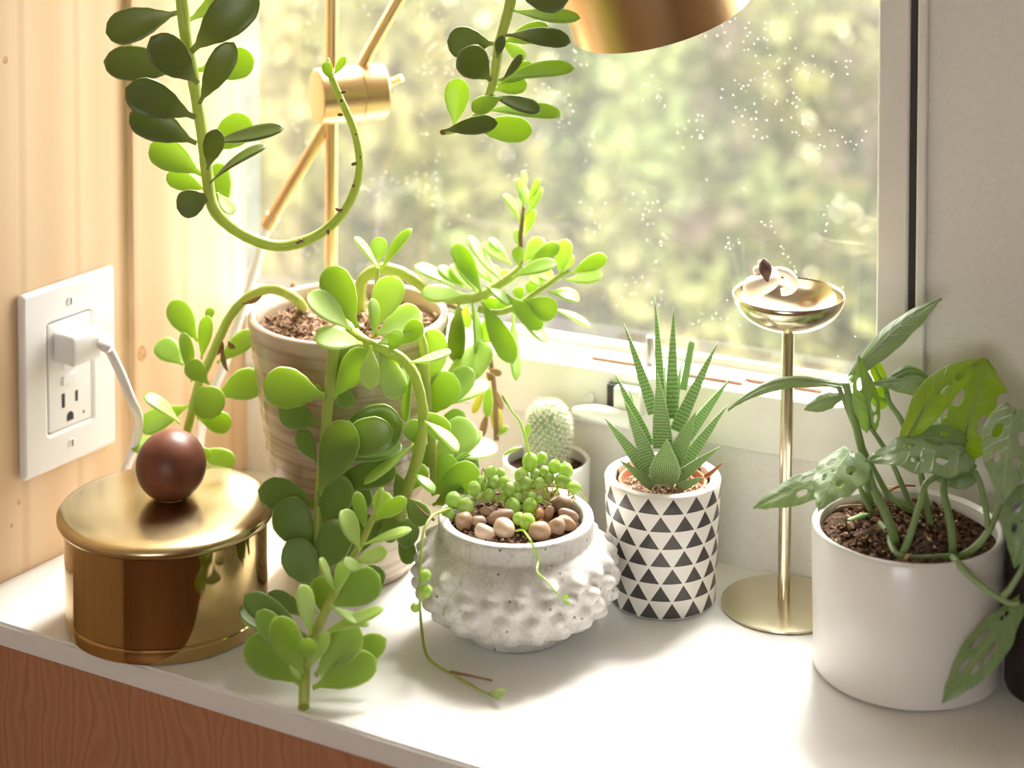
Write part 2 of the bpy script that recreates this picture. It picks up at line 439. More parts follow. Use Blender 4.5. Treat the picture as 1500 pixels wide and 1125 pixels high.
M = dict(
    pine=m_pine(), maple=m_maple(),
    white_lam=plain('white_laminate', (.86, .855, .84), .32, var=.012),
    wall_white=plain('cream_wall_paint', (.84, .82, .785), .55, var=.03, nscale=300, bump=.12),
    frame_white=plain('white_frame_enamel', (.84, .83, .80), .35, var=.02),
    plastic=plain('white_plastic', (.86, .86, .86), .3, var=.01),
    slot=plain('dark_slot', (.03, .03, .03), .7),
    rubber=plain('dark_rubber', (.05, .045, .04), .7),
    brass=m_brass('polished_brass', (.60, .43, .20), .045, .08),
    brass_lid=m_brass('brushed_lid_brass', (.72, .58, .33), .16, .16, .1),
    brass_pale=m_brass('pale_brass', (.84, .76, .56), .16, .1),
    brass_satin=m_brass('satin_lamp_brass', (.80, .57, .31), .28, .08),
    walnut=plain('turned_walnut', (.150, .050, .027), .42, var=.35, nscale=55, spec=.4),
    beige=m_beige_pot(), concrete=m_concrete(), triangles=m_triangles(),
    ceramic=plain('white_ceramic', (.80, .785, .765), .28, var=.015, coat=.25),
    terracotta=plain('terracotta', (.48, .16, .08), .75, var=.15),
    soil=m_soil('dark_soil', (.018, .010, .006), (.075, .040, .022), (.24, .14, .085)),
    grit=m_soil('gritty_soil', (.07, .038, .024), (.27, .16, .10), (.58, .43, .31)),
    crumb=m_crumb('soil_crumb', (.03, .015, .01), (.24, .13, .07)),
    gritcrumb=m_crumb('grit_crumb', (.13, .065, .04), (.66, .47, .34)),
    pebble=m_pebble(),
    jade=m_leaf('jade_leaf', (.24, .41, .06), (.32, .48, .08), .40, bloom=.16, rough=.32, rim=.6),
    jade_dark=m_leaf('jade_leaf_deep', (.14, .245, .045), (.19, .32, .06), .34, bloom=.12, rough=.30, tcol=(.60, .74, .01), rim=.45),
    jade_pale=m_leaf('jade_leaf_new', (.46, .66, .17), (.56, .73, .27), .42, bloom=.3, rim=.5, pale=(.78, .84, .66)),
    jade_stem=m_leaf('jade_stem', (.42, .50, .10), (.48, .54, .14), .22, bloom=.22, pale=(.52, .44, .22)),
    hang_leaf_shaded=m_leaf('hanging_leaf_shaded', (.085, .125, .018), (.12, .165, .025), .24, bloom=.10, rough=.34, tcol=(.45, .55, .005), rim=.15),  # shade of the backlit hanging leaves put into a darker, less translucent green
    dry=plain('dry_leaf', (.34, .20, .08), .8, var=.3),
    yellow=m_leaf('yellowed_leaf', (.62, .48, .06), (.70, .50, .05), .35, bloom=.1),
    twig=plain('dry_twig', (.27, .16, .09), .8, var=.3),
    pearl=m_leaf('pearl_leaf', (.36, .56, .10), (.48, .66, .20), .32, rough=.25, bloom=.1, pale=(.74, .84, .55)),
    haworthia=m_haworthia(),
    monstera=m_leaf('monstera_leaf', (.15, .27, .11), (.19, .31, .14), .36, rough=.30, veins=.5, bloom=.25, pale=(.50, .62, .48)),
    monstera_sheen=m_leaf('monstera_leaf_sheen', (.25, .37, .20), (.31, .43, .26), .34, rough=.26, bloom=.35, veins=.6, pale=(.62, .70, .58)),  # window sheen and backlight put into the leaf as a paler green
    monstera_bright=m_leaf('monstera_leaf_yellowing', (.34, .50, .05), (.40, .54, .06), .5, bloom=.15, veins=.3),
    petiole=m_leaf('petiole', (.18, .30, .09), (.24, .36, .11), .12),
    cactus=plain('cactus_skin', (.26, .38, .20), .6, var=.2),
    spine=plain('cactus_spine', (.86, .80, .68), .6, var=.1),
    glass=m_glass_pane(), hedge=m_hedge(),
    bark=plain('bark', (.16, .10, .06), .9, var=.3),
    lawn=plain('ground_outside', (.30, .27, .16), .95, var=.3, nscale=12),
    amber=plain('dark_amber_glass', (.020, .010, .008), .30, spec=.35),
    shell=plain('sea_shell', (.88, .78, .68), .4, var=.12, nscale=90),
    shell_dark=plain('shell_ridge', (.16, .09, .07), .6, var=.5, nscale=260),
    cord=plain('white_cord', (.84, .84, .84), .4, var=.01),
    steel=plain('grey_steel', (.35, .33, .31), .35, 1),
    brown=plain('brown_ledge_strip', (.42, .22, .15), .6, var=.15),
    floor=plain('floor_wood', (.28, .15, .08), .5, var=.2, nscale=8),
    room=plain('room_panel', (.62, .49, .37), .6, var=.08, nscale=6),
    knot=plain('pine_knot', (.58, .33, .17), .5, var=.3, nscale=300),
    rope=plain('jute_rope', (.45, .32, .18), .9, var=.2),
)

# ================================================================== THE SETTING
A = S(362, 687); B = S(1182, 849)
WL0 = S(0, 867)
dL = Vector((.57, .822, 0)).normalized()
WL0 = WL0 - dL.cross(Vector((0, 0, 1))) * .009
LW = Frame(WL0, dL, (0, 0, 1), dL.cross(Vector((0, 0, 1))))
aB = (B - A).normalized()
BW = Frame(A, aB, (0, 0, 1), aB.cross(Vector((0, 0, 1))))
def on_plane(fr, u, v, c=0.0):
    d = ray(u, v); o = fr.pt(0, 0, c)
    p = CAM + d * ((o - CAM).dot(fr.c) / d.dot(fr.c)) - fr.o
    return p.dot(fr.a), p.dot(fr.b)
def loc(fr, p):
    q = Vector(p) - fr.o; return q.dot(fr.a), q.dot(fr.b), q.dot(fr.c)
def project(p):
    q = Vector(p) - CAM; z = q.dot(FW); return 750 + FPX * q.x / z, V0 - FPX * q.dot(UP) / z

FLOOR_Z, CEIL_Z = -.78, 1.25
a_rear = -2.6
corner_back = loc(LW, A)                     # where the window post meets the back wall
post_c = max(.006, corner_back[2])
# --- left wall and the window post
def st(o): o['kind'] = 'structure'; return o
st(plate2d('wall_left', LW, [[(a_rear, FLOOR_Z), (corner_back[0] - .004, FLOOR_Z), (corner_back[0] - .004, CEIL_Z), (a_rear, CEIL_Z)]], -.03, 0, M['pine']))
a_post = 0.0
for i in range(400):
    a_post = .1 + i * .001
    if project(LW.pt(a_post, .2, post_c))[0] > 195: break
st(box('trim_1', LW, (a_post, 0.0, 0), (corner_back[0] - .0005, CEIL_Z - .001, post_c), M['pine'], bevel=.0012))
for (u, v, r_, par_, fr_c) in ((208, 518, 11, 'trim_1', post_c), (8, 88, 5, 'wall_left', 0), (28, 735, 4, 'wall_left', 0), (17, 770, 3, 'wall_left', 0)):
    ka, kb = on_plane(LW, u, v, fr_c); rk = r_ * px(1.35)
    plate2d('knot', LW, [[(ka + rk * math.cos(t_ * .3927) * .9, kb + rk * 1.15 * math.sin(t_ * .3927)) for t_ in range(16)]], fr_c - .001, fr_c + .00015, M['knot'], bpy.data.objects[par_])
# --- back wall with its window
s1, h1 = on_plane(BW, 758, 511); s2, h2 = on_plane(BW, 1144, 589)
H_OPEN = (h1 + h2) / 2
S_R = on_plane(BW, 1288, 200)[0]
S_SL0, S_SL1 = on_plane(BW, 1334, 200)[0], on_plane(BW, 1345, 200)[0]
H_SLOT = on_plane(BW, 1330, 478)[1]
S_OUT = on_plane(BW, 1359, 300)[0]
H_OUT = (on_plane(BW, 1064, 651)[1] + on_plane(BW, 1144, 667)[1]) / 2
H_TOP = .62
print('open h', H_OPEN, h1, h2, 'sr', S_R, 'slot', S_SL0, H_SLOT, 'out', S_OUT, H_OUT, 'post_c', post_c, corner_back, 'u post root', project(LW.pt(a_post, .2, 0)))
S_END = 1.55
wall_hole = rounded(-.09, H_OUT + .012, S_OUT - .006, H_TOP + .05, (0, .058, .05, 0))
st(plate2d('wall_back', BW, [[(-.14, FLOOR_Z), (S_END, FLOOR_Z), (S_END, CEIL_Z), (-.14, CEIL_Z)], wall_hole], -.05, 0, M['wall_white']))
win = thing('window_1', A + Vector((0, 0, .1)), kind='structure', label='caravan window in a rounded white frame with dusty glass')
def arch(x0, o_b, o_r, o_t, ro, i_b, i_r, i_t, ri):
    """bracket-shaped outline open to the left, where the pine post stands"""
    o_ = rounded(x0, o_b, o_r, o_t, (0, ro, ro, 0), 14); i_ = rounded(x0, i_b, i_r, i_t, (0, ri, ri, 0), 12)
    return o_ + i_[::-1]
slot = rounded(S_SL0, H_SLOT, S_SL1, H_TOP - .03, (S_SL1 - S_SL0) / 2 * .98, 6)
plate2d('window_frame', BW, [arch(.0008, H_OUT, S_OUT, H_TOP + .06, .068, H_OPEN, S_R, H_TOP, .030), slot], .0003, .0045, M['frame_white'], win, bevel=.0015)
plate2d('window_jamb', BW, [arch(-.06, H_OPEN - .005, S_SL0 - .004, H_TOP + .01, .033, H_OPEN, S_R, H_TOP, .030)], -.046, .0002, M['frame_white'], win)
gasket = rounded(S_SL0 - .002, H_SLOT - .001, S_SL1 + .003, H_TOP - .02, .002, 4)
plate2d('weather_strip', BW, [gasket], -.010, -.003, M['rubber'], win)
pane = rounded(-.058, H_OPEN + .0005, S_R - .0005, H_TOP - .0005, (0, .030, .03, 0), 12)
pane_in = rounded(.0085, H_OPEN + .006, S_R - .0055, H_TOP - .006, (.004, .026, .026, .004), 12)
plate2d('glass_pane', BW, [pane], -.040, -.0395, M['glass'], win)
plate2d('pane_seal', BW, [arch(-.058, H_OPEN + .0005, S_R - .0005, H_TOP - .0005, .030, H_OPEN + .006, S_R - .0055, H_TOP - .006, .026)], -.0392, -.036, M['frame_white'], win)
# stand-in brown strips and hardware on the ledge, hardware below it
def ledge_pt(u, v): return loc(BW, S(u, v, H_OPEN))
for (ua, va, ub, vb, c0, c1) in ((868, 525, 935, 535, -.028, -.012), (1012, 545, 1092, 560, -.030, -.008), (1096, 557, 1200, 580, -.030, -.016), (705, 497, 722, 500, -.024, -.012)):
    xa = ledge_pt(ua, va)[0]; xb = ledge_pt(ub, vb)[0]
    box('ledge_strip', BW, (xa, H_OPEN + .0001, c0), (xb, H_OPEN + .0022, c1), M['brown'], win, bevel=.0006)  # brown strips stand in for reflections and cutouts along the ledge
pg = ledge_pt(957, 530)
lathe('window_stay', [(0, 0), (.0032, 0), (.0032, .017), (.0028, .019), (0, .019)], Frame(BW.pt(pg[0], H_OPEN + .0002, -.02), (1, 0, 0), (0, 1, 0), (0, 0, 1)), M['steel'], win, n=20)
sx, sy = on_plane(BW, 867, 578)
lathe('screw_cap', [(0, 0), (.0045, 0), (.0045, .0008), (.0038, .0014), (.0030, .0010), (0, .0010)], Frame(BW.pt(sx, sy, .0046), BW.a, BW.b, BW.c), M['frame_white'], win, n=28)
lx, ly = on_plane(BW, 905, 578)
box('latch_bracket', BW, (lx - .004, ly - .012, .0046), (lx + .006, ly + .010, .010), M['rubber'], win, bevel=.001)
hx0, hy = on_plane(BW, 842, 598, .016); hx1, _ = on_plane(BW, 922, 610, .016)
hv = []
for i in range(13):
    t = i / 12; x = hx0 + (hx1 - hx0) * t
    hv.append(BW.pt(x, hy - .002 + .0025 * math.sin(t * 3.1), .016 + .004 * math.sin(t * math.pi)))
tube('latch_handle', hv, [.0028 + .0032 * math.sin(min(1, (i / 12) * 1.6 + .12) * math.pi / 2) for i in range(13)], M['plastic'], win, n=14)
px0, py0 = on_plane(BW, 935, 580, .008)
box('latch_plate', BW, (lx + .003, py0 - .012, .0046), (px0 + .004, py0 + .006, .016), M['plastic'], win, bevel=.002)
# --- the rest of the room, behind and beside the camera
REAR = LW.pt(a_rear, 0, 0)
RB = BW.pt(S_END, 0, 0)
RR = Vector((RB.x + .15, -1.25, 0))
def wall_between(name, p, q, mat, hole=None):
    a = (q - p); L = a.length; fr = Frame((p.x, p.y, 0), a.normalized(), (0, 0, 1), a.normalized().cross(Vector((0, 0, 1))))
    ol = [[(-.03, FLOOR_Z), (L + .03, FLOOR_Z), (L + .03, CEIL_Z), (-.03, CEIL_Z)]]
    if hole: ol.append([(L * hole[0], hole[2]), (L * hole[1], hole[2]), (L * hole[1], hole[3]), (L * hole[0], hole[3])])
    return st(plate2d(name, fr, ol, -.03, 0, mat))
wall_between('wall_right', RB, RR, M['room'])
wall_between('wall_rear', RR, REAR, M['room'], (.45, .71, .24, .71))  # unseen rear opening, added and sized to set the fill light
poly = [REAR, RR, RB, A]
cen = sum(poly, Vector()) / 4
pol2 = [((p.x - cen.x) * 1.06 + cen.x, (p.y - cen.y) * 1.06 + cen.y) for p in poly]
st(plate2d('floor', WORLD, [pol2], FLOOR_Z - .03, FLOOR_Z, M['floor']))
st(plate2d('ceiling', WORLD, [pol2], CEIL_Z, CEIL_Z + .03, M['wall_white']))
# --- portal for the daylight through the window
pl = bpy.data.lights.new('window_portal', 'AREA'); pl.shape = 'RECTANGLE'; pl.size = S_R; pl.size_y = H_TOP - H_OPEN
pl.cycles.is_portal = True
po = bpy.data.objects.new('window_portal', pl); COL.objects.link(po)
po.matrix_world = Frame(BW.pt(S_R / 2, (H_TOP + H_OPEN) / 2, -.06), -BW.a, BW.b, -BW.c).mat()

# --- garden
st(plate2d('garden_ground', WORLD, [[(-6, 1.75), (6, .2), (9, 9), (-9, 9)]], -.95, -.9, M['lawn']))
def foliage(c, rx, ry, rz, n, size):
    V, Fc = [], []
    for i in range(n):
        while True:
            q = Vector((random.uniform(-1, 1), random.uniform(-1, 1), random.uniform(-1, 1)))
            if .35 < q.length < 1: break
        q *= 1 - .25 * random.random() * (mnoise.noise(q * 3) + .5)
        p = Vector((c.x + q.x * rx, c.y + q.y * ry, c.z + q.z * rz))
        d = (q + Vector((random.gauss(0, .5), random.gauss(0, .5), random.gauss(0, .5)))).normalized()
        s = size * random.uniform(.6, 1.3)
        x = d.orthogonal().normalized(); x = Quaternion(d, random.random() * 6.28) @ x
        a_ = (d * .7 + x * .7).normalized(); b_ = a_.cross(d).normalized()
        k = len(V)
        V += [p, p + a_ * s * .5 + b_ * s * .28, p + a_ * s, p + a_ * s * .5 - b_ * s * .28]
        Fc.append((k, k + 1, k + 2, k + 3))
    return V, Fc
hedge_spots = [(-1.55 + .66 * k, 3.55 - .12 * k, .5) for k in range(6)] + [(-1.75 + .66 * k, 4.22 - .12 * k, .5) for k in range(7)]
for i, (x, y, r) in enumerate(hedge_spots):
    hz = -.42 + .06 * math.sin(i * 2.3)
    h = thing('hedge_shrub', (x, y, -.9), 'yellow green hedge shrub in the ' + ('near row outside the window' if i < 6 else 'far row behind the near shrubs'), 'shrub', 'near hedge shrubs' if i < 6 else 'far hedge shrubs')
    V, Fc = foliage(Vector((x, y, hz)), .31, .30, .78, 6500, .05)
    f = mobj('foliage', V, Fc, M['hedge'], h, smooth=False); f['kind'] = 'stuff'
    tube('trunk', [Vector((x, y, -.9)), Vector((x + .02, y, -.5)), Vector((x, y + .02, .1))], [.03, .025, .01], M['bark'], h)

# ================================================================== WORKTOP AND CABINET
E0 = S(0, 913); E1 = S(439, 1046); eD = (E1 - E0).normalized()
# intersection of the front edge with the left wall
den = eD.x * dL.y - eD.y * dL.x
tt = ((WL0.x - E0.x) * dL.y - (WL0.y - E0.y) * dL.x) / den
FLc = E0 + eD * tt
FRc = E0 + eD * (1.0 - tt * 0)
RBk = BW.pt(.95, 0, .0)
top_poly = [FLc, FRc, RBk, A, LW.pt(a_post, 0, post_c), LW.pt(a_post, 0, 0)]
g = .0006
inn = Vector((0, 0, 0))
cc = sum(top_poly, Vector()) / len(top_poly)
def shrink(p, d=.0008): q = (cc - p).normalized(); return p + q * d
bm = bmesh.new()
tv = [bm.verts.new((shrink(p).x, shrink(p).y, 0)) for p in top_poly]
bv = [bm.verts.new((shrink(p).x, shrink(p).y, -.0150)) for p in top_poly]
bm.faces.new(tv); bm.faces.new(bv[::-1])
n_ = len(tv)
for i in range(n_): bm.faces.new((tv[i], bv[i], bv[(i + 1) % n_], tv[(i + 1) % n_]))
bm.edges.ensure_lookup_table()
ed = [e for e in bm.edges if {v for v in e.verts} in ({tv[0], tv[1]}, {bv[0], bv[1]})]
bmesh.ops.bevel(bm, geom=ed, offset=.0016, segments=3, affect='EDGES')
wt = bm_obj('worktop', bm, M['white_lam']); autosmooth(wt, 40)
setp(wt, 'white laminate worktop under the window carrying all the pots', 'worktop')
perp = Vector((eD.y, -eD.x, 0))
if perp.dot(cc - E0) < 0: perp = -perp
AP = Frame(FLc + perp * .004, eD, (0, 0, 1), perp)
cab = box('cabinet', AP, (.012, FLOOR_Z + .001, 0.0), (.98, -.0155, .018), M['maple'])
setp(cab, 'reddish brown wood grain cabinet front below the white worktop', 'cabinet')

# ================================================================== OUTLET ON THE LEFT WALL
cor = [on_plane(LW, *q) for q in ((24, 422), (160, 394), (160, 652), (24, 699))]
oa0, oa1 = (cor[0][0] + cor[3][0]) / 2, (cor[1][0] + cor[2][0]) / 2
ob0, ob1 = (cor[2][1] + cor[3][1]) / 2, (cor[0][1] + cor[1][1]) / 2
print('outlet', cor, oa0, oa1, ob0, ob1)
OF = Frame(LW.pt((oa0 + oa1) / 2, (ob0 + ob1) / 2, 0), LW.a, LW.b, LW.c)
ow, oh = (oa1 - oa0) / 2, (ob1 - ob0) / 2
out = thing('wall_outlet', OF.o, 'white electrical outlet plate on the pine wall above the brass box', 'outlet')
plate2d('cover_plate', OF, [rounded(-ow, -oh, ow, oh, .003, 5), rounded(-ow * .47, -oh * .60, ow * .47, oh * .60, .0015, 4)], .0002, .0065, M['plastic'], out, bevel=.0028)
plate2d('receptacle', OF, [rounded(-ow * .455, -oh * .59, ow * .455, oh * .59, .0015, 4)], .0002, .0058, M['plastic'], out, bevel=.0006)
k = oh / .0585
def sl(x0, y0, x1, y1, nm='slot', m='slot', z0=.0058, z1=.00605):
    plate2d(nm, OF, [rounded(x0 * k, y0 * k, x1 * k, y1 * k, .0003, 3)], z0, z1, M[m], out)
sl(-.0072, -.0215, -.0048, -.0125); sl(.0042, -.0205, .0062, -.0135)
plate2d('ground_hole', OF, [[(.0028 * k * math.cos(a) - .0004, (-.0285 + .0030 * math.sin(a)) * k) for a in [i * math.pi / 12 for i in range(13)]] + [(-.0028 * k - .0004, -.0312 * k), (.0028 * k - .0004, -.0312 * k)]], .0058, .00605, M['slot'], out)
sl(-.0065, .0030, .0055, .0085, 'test_button', 'plastic', .0058, .0072); sl(-.0065, -.0070, .0055, -.0015, 'reset_button', 'plastic', .0058, .0072)
sl(.0105, -.0300, .0118, -.0284, 'indicator_light', 'slot')
for sy_ in (-.0455, .0455):
    scw = lathe('screw', [(0, 0), (.0030, 0), (.0028, .0008), (.0015, .0012), (0, .0012)], Frame(OF.pt(0, sy_ * k, .0064), OF.a, OF.b, OF.c), M['plastic'], out, n=20)
    box('screw_slot', Frame(OF.pt(0, sy_ * k, .0076), OF.a, OF.b, OF.c), (-.0004, -.0022, 0), (.0004, .0022, .00025), M['slot'], scw)

# ================================================================== PLANT HELPERS
def interp(tab, t):
    for i in range(len(tab) - 1):
        if t <= tab[i + 1][0]:
            (a, va), (b, vb) = tab[i], tab[i + 1]
            f = (t - a) / (b - a); f = f * f * (3 - 2 * f) * .5 + f * .5
            return va + (vb - va) * f
    return tab[-1][1]
JADE = ((0, .15), (.10, .15), (.22, .40), (.38, .74), (.55, .96), (.67, 1.0), (.82, .93), (.91, .72), (.965, .46), (1, .05))
LANCE = ((0, .28), (.12, .34), (.35, .80), (.55, 1.0), (.75, .86), (.90, .50), (.97, .25), (1, .03))
SPIKE = ((0, 1.0), (.15, 1.0), (.35, .86), (.6, .58), (.85, .24), (1, .02))
TRI = ((0, .62), (.2, .92), (.38, 1.0), (.6, .78), (.85, .32), (1, .02))
DISC = ((0, .25), (.12, .55), (.30, .88), (.5, 1.0), (.7, .95), (.85, .75), (.95, .45), (1, .06))
LN = [0]
def leaf(parent, b, t, w, mat, roll=0.0, bend=0.0, cup=.18, thick=.0011, prof=JADE, name='leaf', side=0.0, rings=14, nk=16, keel=0.0, uv=False):
    """fleshy leaf between two points in space: w = full width in metres, roll about its own axis from facing the viewer"""
    b, t = Vector(b), Vector(t); ax = t - b; L = ax.length; y = ax.normalized()
    view = ((b + t) / 2 - CAM).normalized()
    n = -(view - y * view.dot(y)).normalized()
    x = y.cross(n)
    q = Quaternion(y, roll); n = q @ n; x = q @ x
    V, Fc, U = [], [], []
    for i in range(rings):
        s = i / (rings - 1); s = s * .6 + .4 * (1 - math.cos(s * math.pi)) / 2
        hw = interp(prof, s) * w / 2
        th = thick * (.35 + .65 * min(1, interp(prof, s))) * (1 if s < .97 else .5)
        z0 = bend * L * 4 * s * (1 - s) - .0
        x0 = side * L * math.sin(s * math.pi)
        for k in range(nk):
            a = 2 * math.pi * k / nk
            cx, sz = math.cos(a), math.sin(a)
            zz = math.copysign(abs(sz) ** .55, sz) * th + cup * hw * (cx * cx) - (keel * hw * (1 - abs(cx)) if sz < 0 else 0)
            V.append((x0 + cx * hw, s * L, z0 + zz)); U.append((cx * .5 + .5, s))
    for i in range(rings - 1):
        for k in range(nk):
            Fc.append((i * nk + k, i * nk + (k + 1) % nk, (i + 1) * nk + (k + 1) % nk, (i + 1) * nk + k))
    Fc.append(tuple(range(nk - 1, -1, -1))); Fc.append(tuple((rings - 1) * nk + k for k in range(nk)))
    o = mobj(name, V, Fc, mat, None, True, U if uv else None)
    o.matrix_basis = Matrix(((x.x, y.x, n.x, b.x), (x.y, y.y, n.y, b.y), (x.z, y.z, n.z, b.z), (0, 0, 0, 1)))
    if parent is not None:
        o.parent = parent
        if parent.type == 'EMPTY': o.matrix_parent_inverse = Matrix.Translation(-Vector(parent.location))
    return o
def jleaf(parent, d, Y, mat='jade', minz=None, prof=None):
    """d = base u, v, tip u, v, apparent width, [depth offset mm, tip offset mm, material, roll deg]"""
    bu, bv, tu, tv, w = d[:5]
    off = d[5] if len(d) > 5 and d[5] is not None else 0
    tip = d[6] if len(d) > 6 and d[6] is not None else random.uniform(-9, 6)
    m = d[7] if len(d) > 7 and d[7] else mat
    lp = math.hypot(tu - bu, tv - bv)
    Yb = Y + off / 1000; Yt = Yb + tip / 1000
    asp = w / lp
    if len(d) > 8 and d[8] is not None: roll = R(abs(d[8]))
    elif asp < .22: roll = R(random.uniform(62, 70))
    elif asp < .36: roll = R(random.uniform(44, 54))
    else: roll = R(random.uniform(4, 22))
    if m == 'jade_pale' and roll < R(32): roll = R(random.uniform(30, 42))
    b, t = P(bu, bv, Yb), P(tu, tv, Yt)
    if minz is not None:
        if b.z < minz: b = S(bu, bv, minz)
        if t.z < minz + .002: t = S(tu, tv, minz + .002)
    yv = (t - b).normalized(); vw_ = ((b + t) / 2 - CAM).normalized(); n0_ = -(vw_ - yv * vw_.dot(yv)).normalized()
    if (Quaternion(yv, -roll) @ n0_).z > (Quaternion(yv, roll) @ n0_).z: roll = -roll
    W = 1.10 * w * px((Yb + Yt) / 2) / max(.34, abs(math.cos(roll)))
    W = min(W, .85 * (t - b).length + .004)
    thin = lp < 40
    return leaf(parent, b, t, W, M[m], roll, random.uniform(-.05, .07), random.uniform(.05, .22), .0008 if thin else .0013, prof or (DISC if asp > .8 else JADE), uv=True)
def stem(parent, pts, rpx, mat, name='stem', n=8, jitter=.06, sub=5):
    """pts = (u, v, Y)"""
    q = [P(*p) for p in pts]
    m = len(q)
    if isinstance(rpx, (int, float)): rpx = (rpx, rpx)
    rr = [(rpx[0] + (rpx[1] - rpx[0]) * i / (m - 1)) * px(pts[i][2]) for i in range(m)]
    return tube(name, q, rr, M[mat], parent, n, sub, jitter)
def soil(parent, c, r, z, mat, bumpy=.0035, n=40, seedv=0.0, dome=.0):
    V, Fc = [Vector((c.x, c.y, z + dome))], []
    rings = 10
    for i in range(1, rings + 1):
        rr = r * i / rings
        for k in range(n):
            a = 2 * math.pi * k / n
            p = Vector((c.x + rr * math.cos(a), c.y + rr * math.sin(a), z + dome * (1 - (i / rings) ** 2)))
            p.z += bumpy * mnoise.noise(Vector((p.x * 90 + seedv, p.y * 90, 3.3))) * (1 if i < rings else .3)
            V.append(p)
    for k in range(n): Fc.append((0, 1 + k, 1 + (k + 1) % n))
    for i in range(rings - 1):
        for k in range(n):
            a = 1 + i * n; Fc.append((a + k, a + n + k, a + n + (k + 1) % n, a + (k + 1) % n))
    return mobj('soil', V, Fc, mat, parent)
def crumbs(parent, c, r, z, n, s0, s1, mat, name='soil_crumbs', dome=0.0, hole=None):
    V, Fc = [], []
    for i in range(n):
        a = random.random() * 6.283; rr = r * math.sqrt(random.random()) * .97
        s = random.uniform(s0, s1) * (1 if random.random() < .9 else 1.6)
        p = Vector((c.x + rr * math.cos(a), c.y + rr * math.sin(a), z + dome * (1 - (rr / r) ** 2) + random.uniform(-.2, .8) * s))
        q = Quaternion(Vector((random.gauss(0, 1), random.gauss(0, 1), random.gauss(0, 1))).normalized(), random.random() * 6.28)
        sc = Vector((s, s * random.uniform(.5, 1), s * random.uniform(.35, .8)))
        k = len(V)
        for e in ((1, 0, 0), (-1, 0, 0), (0, 1, 0), (0, -1, 0), (0, 0, 1), (0, 0, -1)):
            V.append(p + q @ Vector((e[0] * sc.x + random.uniform(-.2, .2) * s, e[1] * sc.y, e[2] * sc.z)))
        for f in ((0, 2, 4), (2, 1, 4), (1, 3, 4), (3, 0, 4), (2, 0, 5), (1, 2, 5), (3, 1, 5), (0, 3, 5)):
            Fc.append(tuple(k + j for j in f))
    o = mobj(name, V, Fc, mat, parent, smooth=False); o['kind'] = 'stuff'
    return o
def upright(c): return Frame(c, (1, 0, 0), (0, 1, 0), (0, 0, 1))
def pot_profile(r0, r1, h, wall, lip=.0015, floor=.006, foot=.0):
    return [(0, 0), (r0 - .003, 0), (r0, .002), (r1, h - lip), (r1 - lip * .5, h - lip * .2), (r1 - lip, h), (r1 - wall + lip, h), (r1 - wall, h - lip), (r0 - wall, floor), (0, floor)]

# ================================================================== BRASS BOX WITH WOODEN KNOB
c = S(245, 905); bx = thing('brass_box', c, 'round polished brass box with a dark wooden ball knob on its lid', 'box')
sc = c.y / FPX
rB, rL = 150 * sc, 161 * sc
zL = .0665
F_ = upright(c)
lathe('body', [(0, .0004), (rB - .003, .0004), (rB - .0006, .001), (rB, .0025), (rB, .0085), (rB - .0008, .0092), (rB - .0008, .0100), (rB, .0108), (rB, zL - .002), (rB - .001, zL - .001), (rB - .003, zL - .001), (rB - .003, .01), (0, .01)], F_, M['brass'], bx, n=128)
lidp = [(0, zL - .0008), (rL - .004, zL - .0008), (rL - .001, zL - .0006), (rL, zL + .0012), (rL, zL + .0035), (rL - .0012, zL + .0050), (rL - .005, zL + .0062), (rL * .80, zL + .0072), (rL * .5, zL + .0085), (rL * .2, zL + .0092), (0, zL + .0094)]
lathe('lid', lidp, F_, M['brass_lid'], bx, n=128, ang=60)
rK = 52.5 * sc
kz = zL + .0092 + rK * .93
kp = [(rK * math.sin(math.pi * i / 28), kz - rK * math.cos(math.pi * i / 28)) for i in range(29)]
kc = Frame(c + Vector((7 * sc, .002, 0)), (1, 0, 0), (0, 1, 0), (0, 0, 1))
lathe('knob', kp, kc, M['walnut'], bx, n=64, ang=80)
lathe('knob_collar', [(0, zL + .0088), (.009, zL + .0088), (.008, zL + .0112), (0, zL + .0112)], kc, M['brass'], bx, n=32)

# ================================================================== PERCH: BRASS BOWL ON A STAND WITH A SHELL
c = S(1148, 887); sc = c.y / FPX
sd = thing('bowl_stand', c, 'tall slender pale brass stand with a small shallow bowl on top', 'stand')
F_ = upright(c)
zb = (887 - 466) * sc; zr = (887 - 413) * sc
lathe('base', [(0, .0003), (.0388, .0003), (.0396, .0010), (.0393, .0022), (.030, .0040), (.015, .0052), (0, .0056)], F_, M['brass_pale'], sd, n=96, ang=60)
tip = Pa(1155, 462, c.y)
bowl_c = Vector((tip.x, c.y, 0))
tube('pole', [c + Vector((0, 0, .0050)), Vector((tip.x, c.y, zb + .001))], 9.6 * sc, M['brass_pale'], sd, n=32)
rb = 84 * sc
bp = []
dp = zr - zb
for i in range(15):
    a = math.pi / 2 * i / 14; bp.append((rb * math.sin(a), zb + dp * (1 - math.cos(a))))
bp += [(rb - .0006, zr + .0006), (rb - .0014, zr)]
for i in range(13, -1, -1):
    a = math.pi / 2 * i / 14; bp.append((max(rb * math.sin(a) - .0014, 0), zb + .0014 + dp * (1 - math.cos(a))))
lathe('bowl', bp, Frame(bowl_c, (1, 0, 0), (0, 1, 0), (0, 0, 1)), M['brass_pale'], sd, n=96, ang=70)
